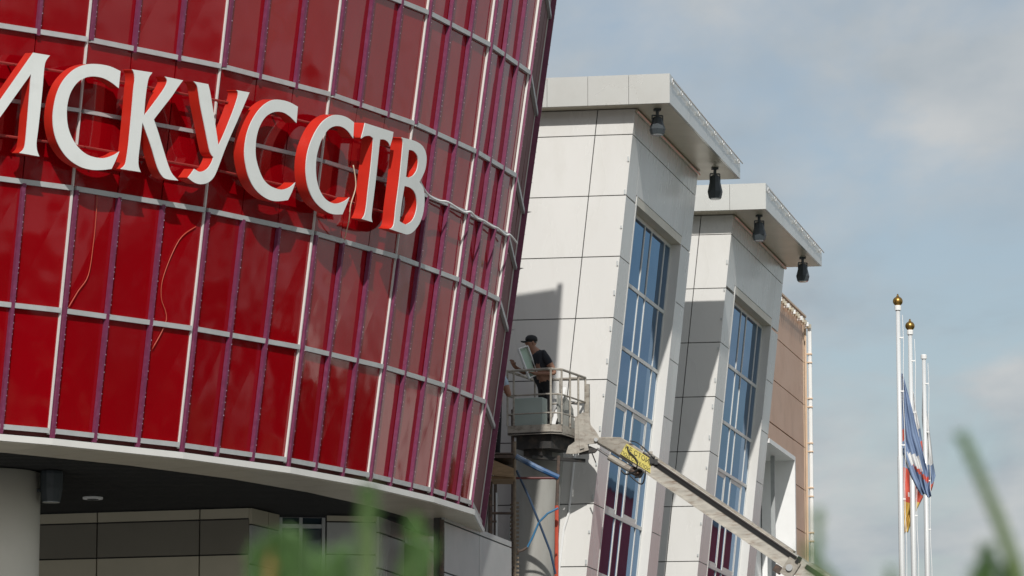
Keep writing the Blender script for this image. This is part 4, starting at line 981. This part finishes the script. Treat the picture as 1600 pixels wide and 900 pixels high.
pine(V((-.13, D0+.05, 0)), [(573, 935, 574, 772, D0, .0095, 520, .020, 0, 0), (570, 950, 572, 860, D0+.02, .008, 160, .012, 0, 1), (622, 960, 650, 818, D0, .004, 260, .020, .002, 0), (655, 950, 672, 850, D0+.1, .003, 160, .018, 0, 0),
    (540, 960, 530, 868, D0-.05, .004, 240, .025, 0, 0), (500, 970, 505, 885, D0, .004, 160, .024, 0, 0)], 'green pine shoot with one tall straight leader, blurred in front of the soffit', 21)
pine(V((-.21, D0+.15, 0)), [(440, 960, 432, 845, D0+.1, .005, 420, .026, 0, 0), (424, 930, 425, 850, D0+.1, .008, 90, .010, 0, 1), (460, 960, 462, 838, D0+.15, .004, 280, .022, 0, 0), (395, 960, 402, 862, D0+.1, .004, 220, .022, 0, 0), (485, 960, 490, 872, D0+.1, .004, 200, .022, 0, 0)], 'low bushy pine tips with an orange bud, blurred under the soffit', 22)
pine(V((.48, D0+.1, 0)), [(1610, 960, 1502, 680, D0, .0085, 520, .014, .004, 0), (1545, 950, 1542, 862, D0+.1, .006, 420, .018, 0, 0), (1600, 950, 1592, 880, D0, .008, 90, .008, 0, 1), (1575, 950, 1570, 890, D0+.05, .005, 180, .02, 0, 0), (1520, 960, 1530, 895, D0+.05, .005, 180, .02, 0, 0)], 'slanting pine shoot, blurred, in front of open sky', 23)
pine(V((.31, D0+.2, 0)), [(1272, 960, 1278, 800, D0+.1, .0035, 170, .012, 0, 0), (1340, 950, 1258, 858, D0, .0035, 160, .012, 0, 0), (1395, 960, 1392, 893, D0+.1, .003, 60, .012, 0, 0)], 'thin pine twigs, blurred, in front of the boom end', 24)

# ------------------------------------------------------------------ surroundings the glass reflects (beyond the right edge of the picture)
def tree(x, y, h, rw, seed, lab):
    rnd = random.Random(seed); t = thing('tree', lab, 'tree', (x, y, 0), 'trees across the square'); m = MB()
    m.tube([(x, y, 0), (x+.1, y, h*.35), (x, y+.1, h*.7)], [.28, .2, .08], 8)
    for i in range(6):
        a = rnd.uniform(0, 6.28); z = h*rnd.uniform(.3, .6); m.tube([(x, y, z), (x+math.cos(a)*rw*.7, y+math.sin(a)*rw*.7, z+h*.2)], [.1, .03], 5)
    m.build('trunk', M['bark'], t); m = MB()
    cl_ = [(V((rnd.gauss(0, rw*.42), rnd.gauss(0, rw*.42), h*rnd.uniform(.10, .95))), rnd.uniform(.5, 1.1)) for _ in range(46)]
    for i in range(3600):
        c_, r = rnd.choice(cl_); p = V((x, y, 0))+c_+V((rnd.gauss(0, r*.5), rnd.gauss(0, r*.5), rnd.gauss(0, r*.45)))
        a = V((rnd.uniform(-1, 1), rnd.uniform(-1, 1), rnd.uniform(-1, 1))).normalized()*.27; b = a.cross(V((rnd.uniform(-1, 1), rnd.uniform(-1, 1), .4))).normalized()*.2
        m.add([p-a, p+b, p+a, p-b], [(0, 1, 2, 3)])
    m.build('crown', M['leaf'], t)
for i, (x, y, h, rw) in enumerate(((44, 20, 14, 4), (47, 27, 15, 4), (43, 33, 13, 4), (48, 39, 16, 4.2), (44, 45, 14.5, 4), (49, 50, 15.5, 4), (44, 56, 13.5, 4), (50, 61, 14.2, 3.6), (46, 66, 12, 3.8), (52, 71, 11, 3.8), (47, 77, 10.5, 3.8), (53, 84, 8.0, 3.4), (40, 86, 9.0, 3.2), (46, 92, 6.0, 2.6), (55, 93, 7.0, 2.8), (31, 98, 8.0, 3.0), (35, 110, 8.5, 3.0), (29, 108, 7.5, 3.0), (58, 116, 10, 4), (52, 130, 10.5, 4))):
    tree(x, y, h, rw, 40+i, 'leafy tree in the dense belt across the square')
def block(name, x, y, wx, wy, h, mt, lab, rows_, cols_):
    t = thing(name, lab, 'building', (x, y, 0)); m = MB(); m.slab((x-wx/2, y-wy/2, 0), (wx, 0, 0), (0, wy, 0), (0, 0, h)); m.build('wall', M[mt], t)
    m = MB(); m.slab((x-wx/2-.2, y-wy/2-.2, h), (wx+.4, 0, 0), (0, wy+.4, 0), (0, 0, .3)); m.build('roof', M['alud'], t)
    for j in range(rows_):
        for i in range(cols_):
            yy = y-wy/2+(i+.25)*wy/cols_; z = 1+(j+.2)*(h-1.5)/rows_
            m = MB(); m.slab((x-wx/2-.05, yy, z), (.04, 0, 0), (0, wy/cols_*.5, 0), (0, 0, (h-1.5)/rows_*.55)); m.build('window', M['dglass'], t)
block('red_hall', 34, 132, 10, 26, 13.0, 'redclad', 'red clad hall beyond the towers, seen only as reflection', 1, 4)
block('pale_reflection_block', 60, 102, 36, 8, 10.5, 'panel', 'added pale block beyond the trees, for bright reflections', 3, 4)  # unseen block added to give the lower drum panes pale reflections
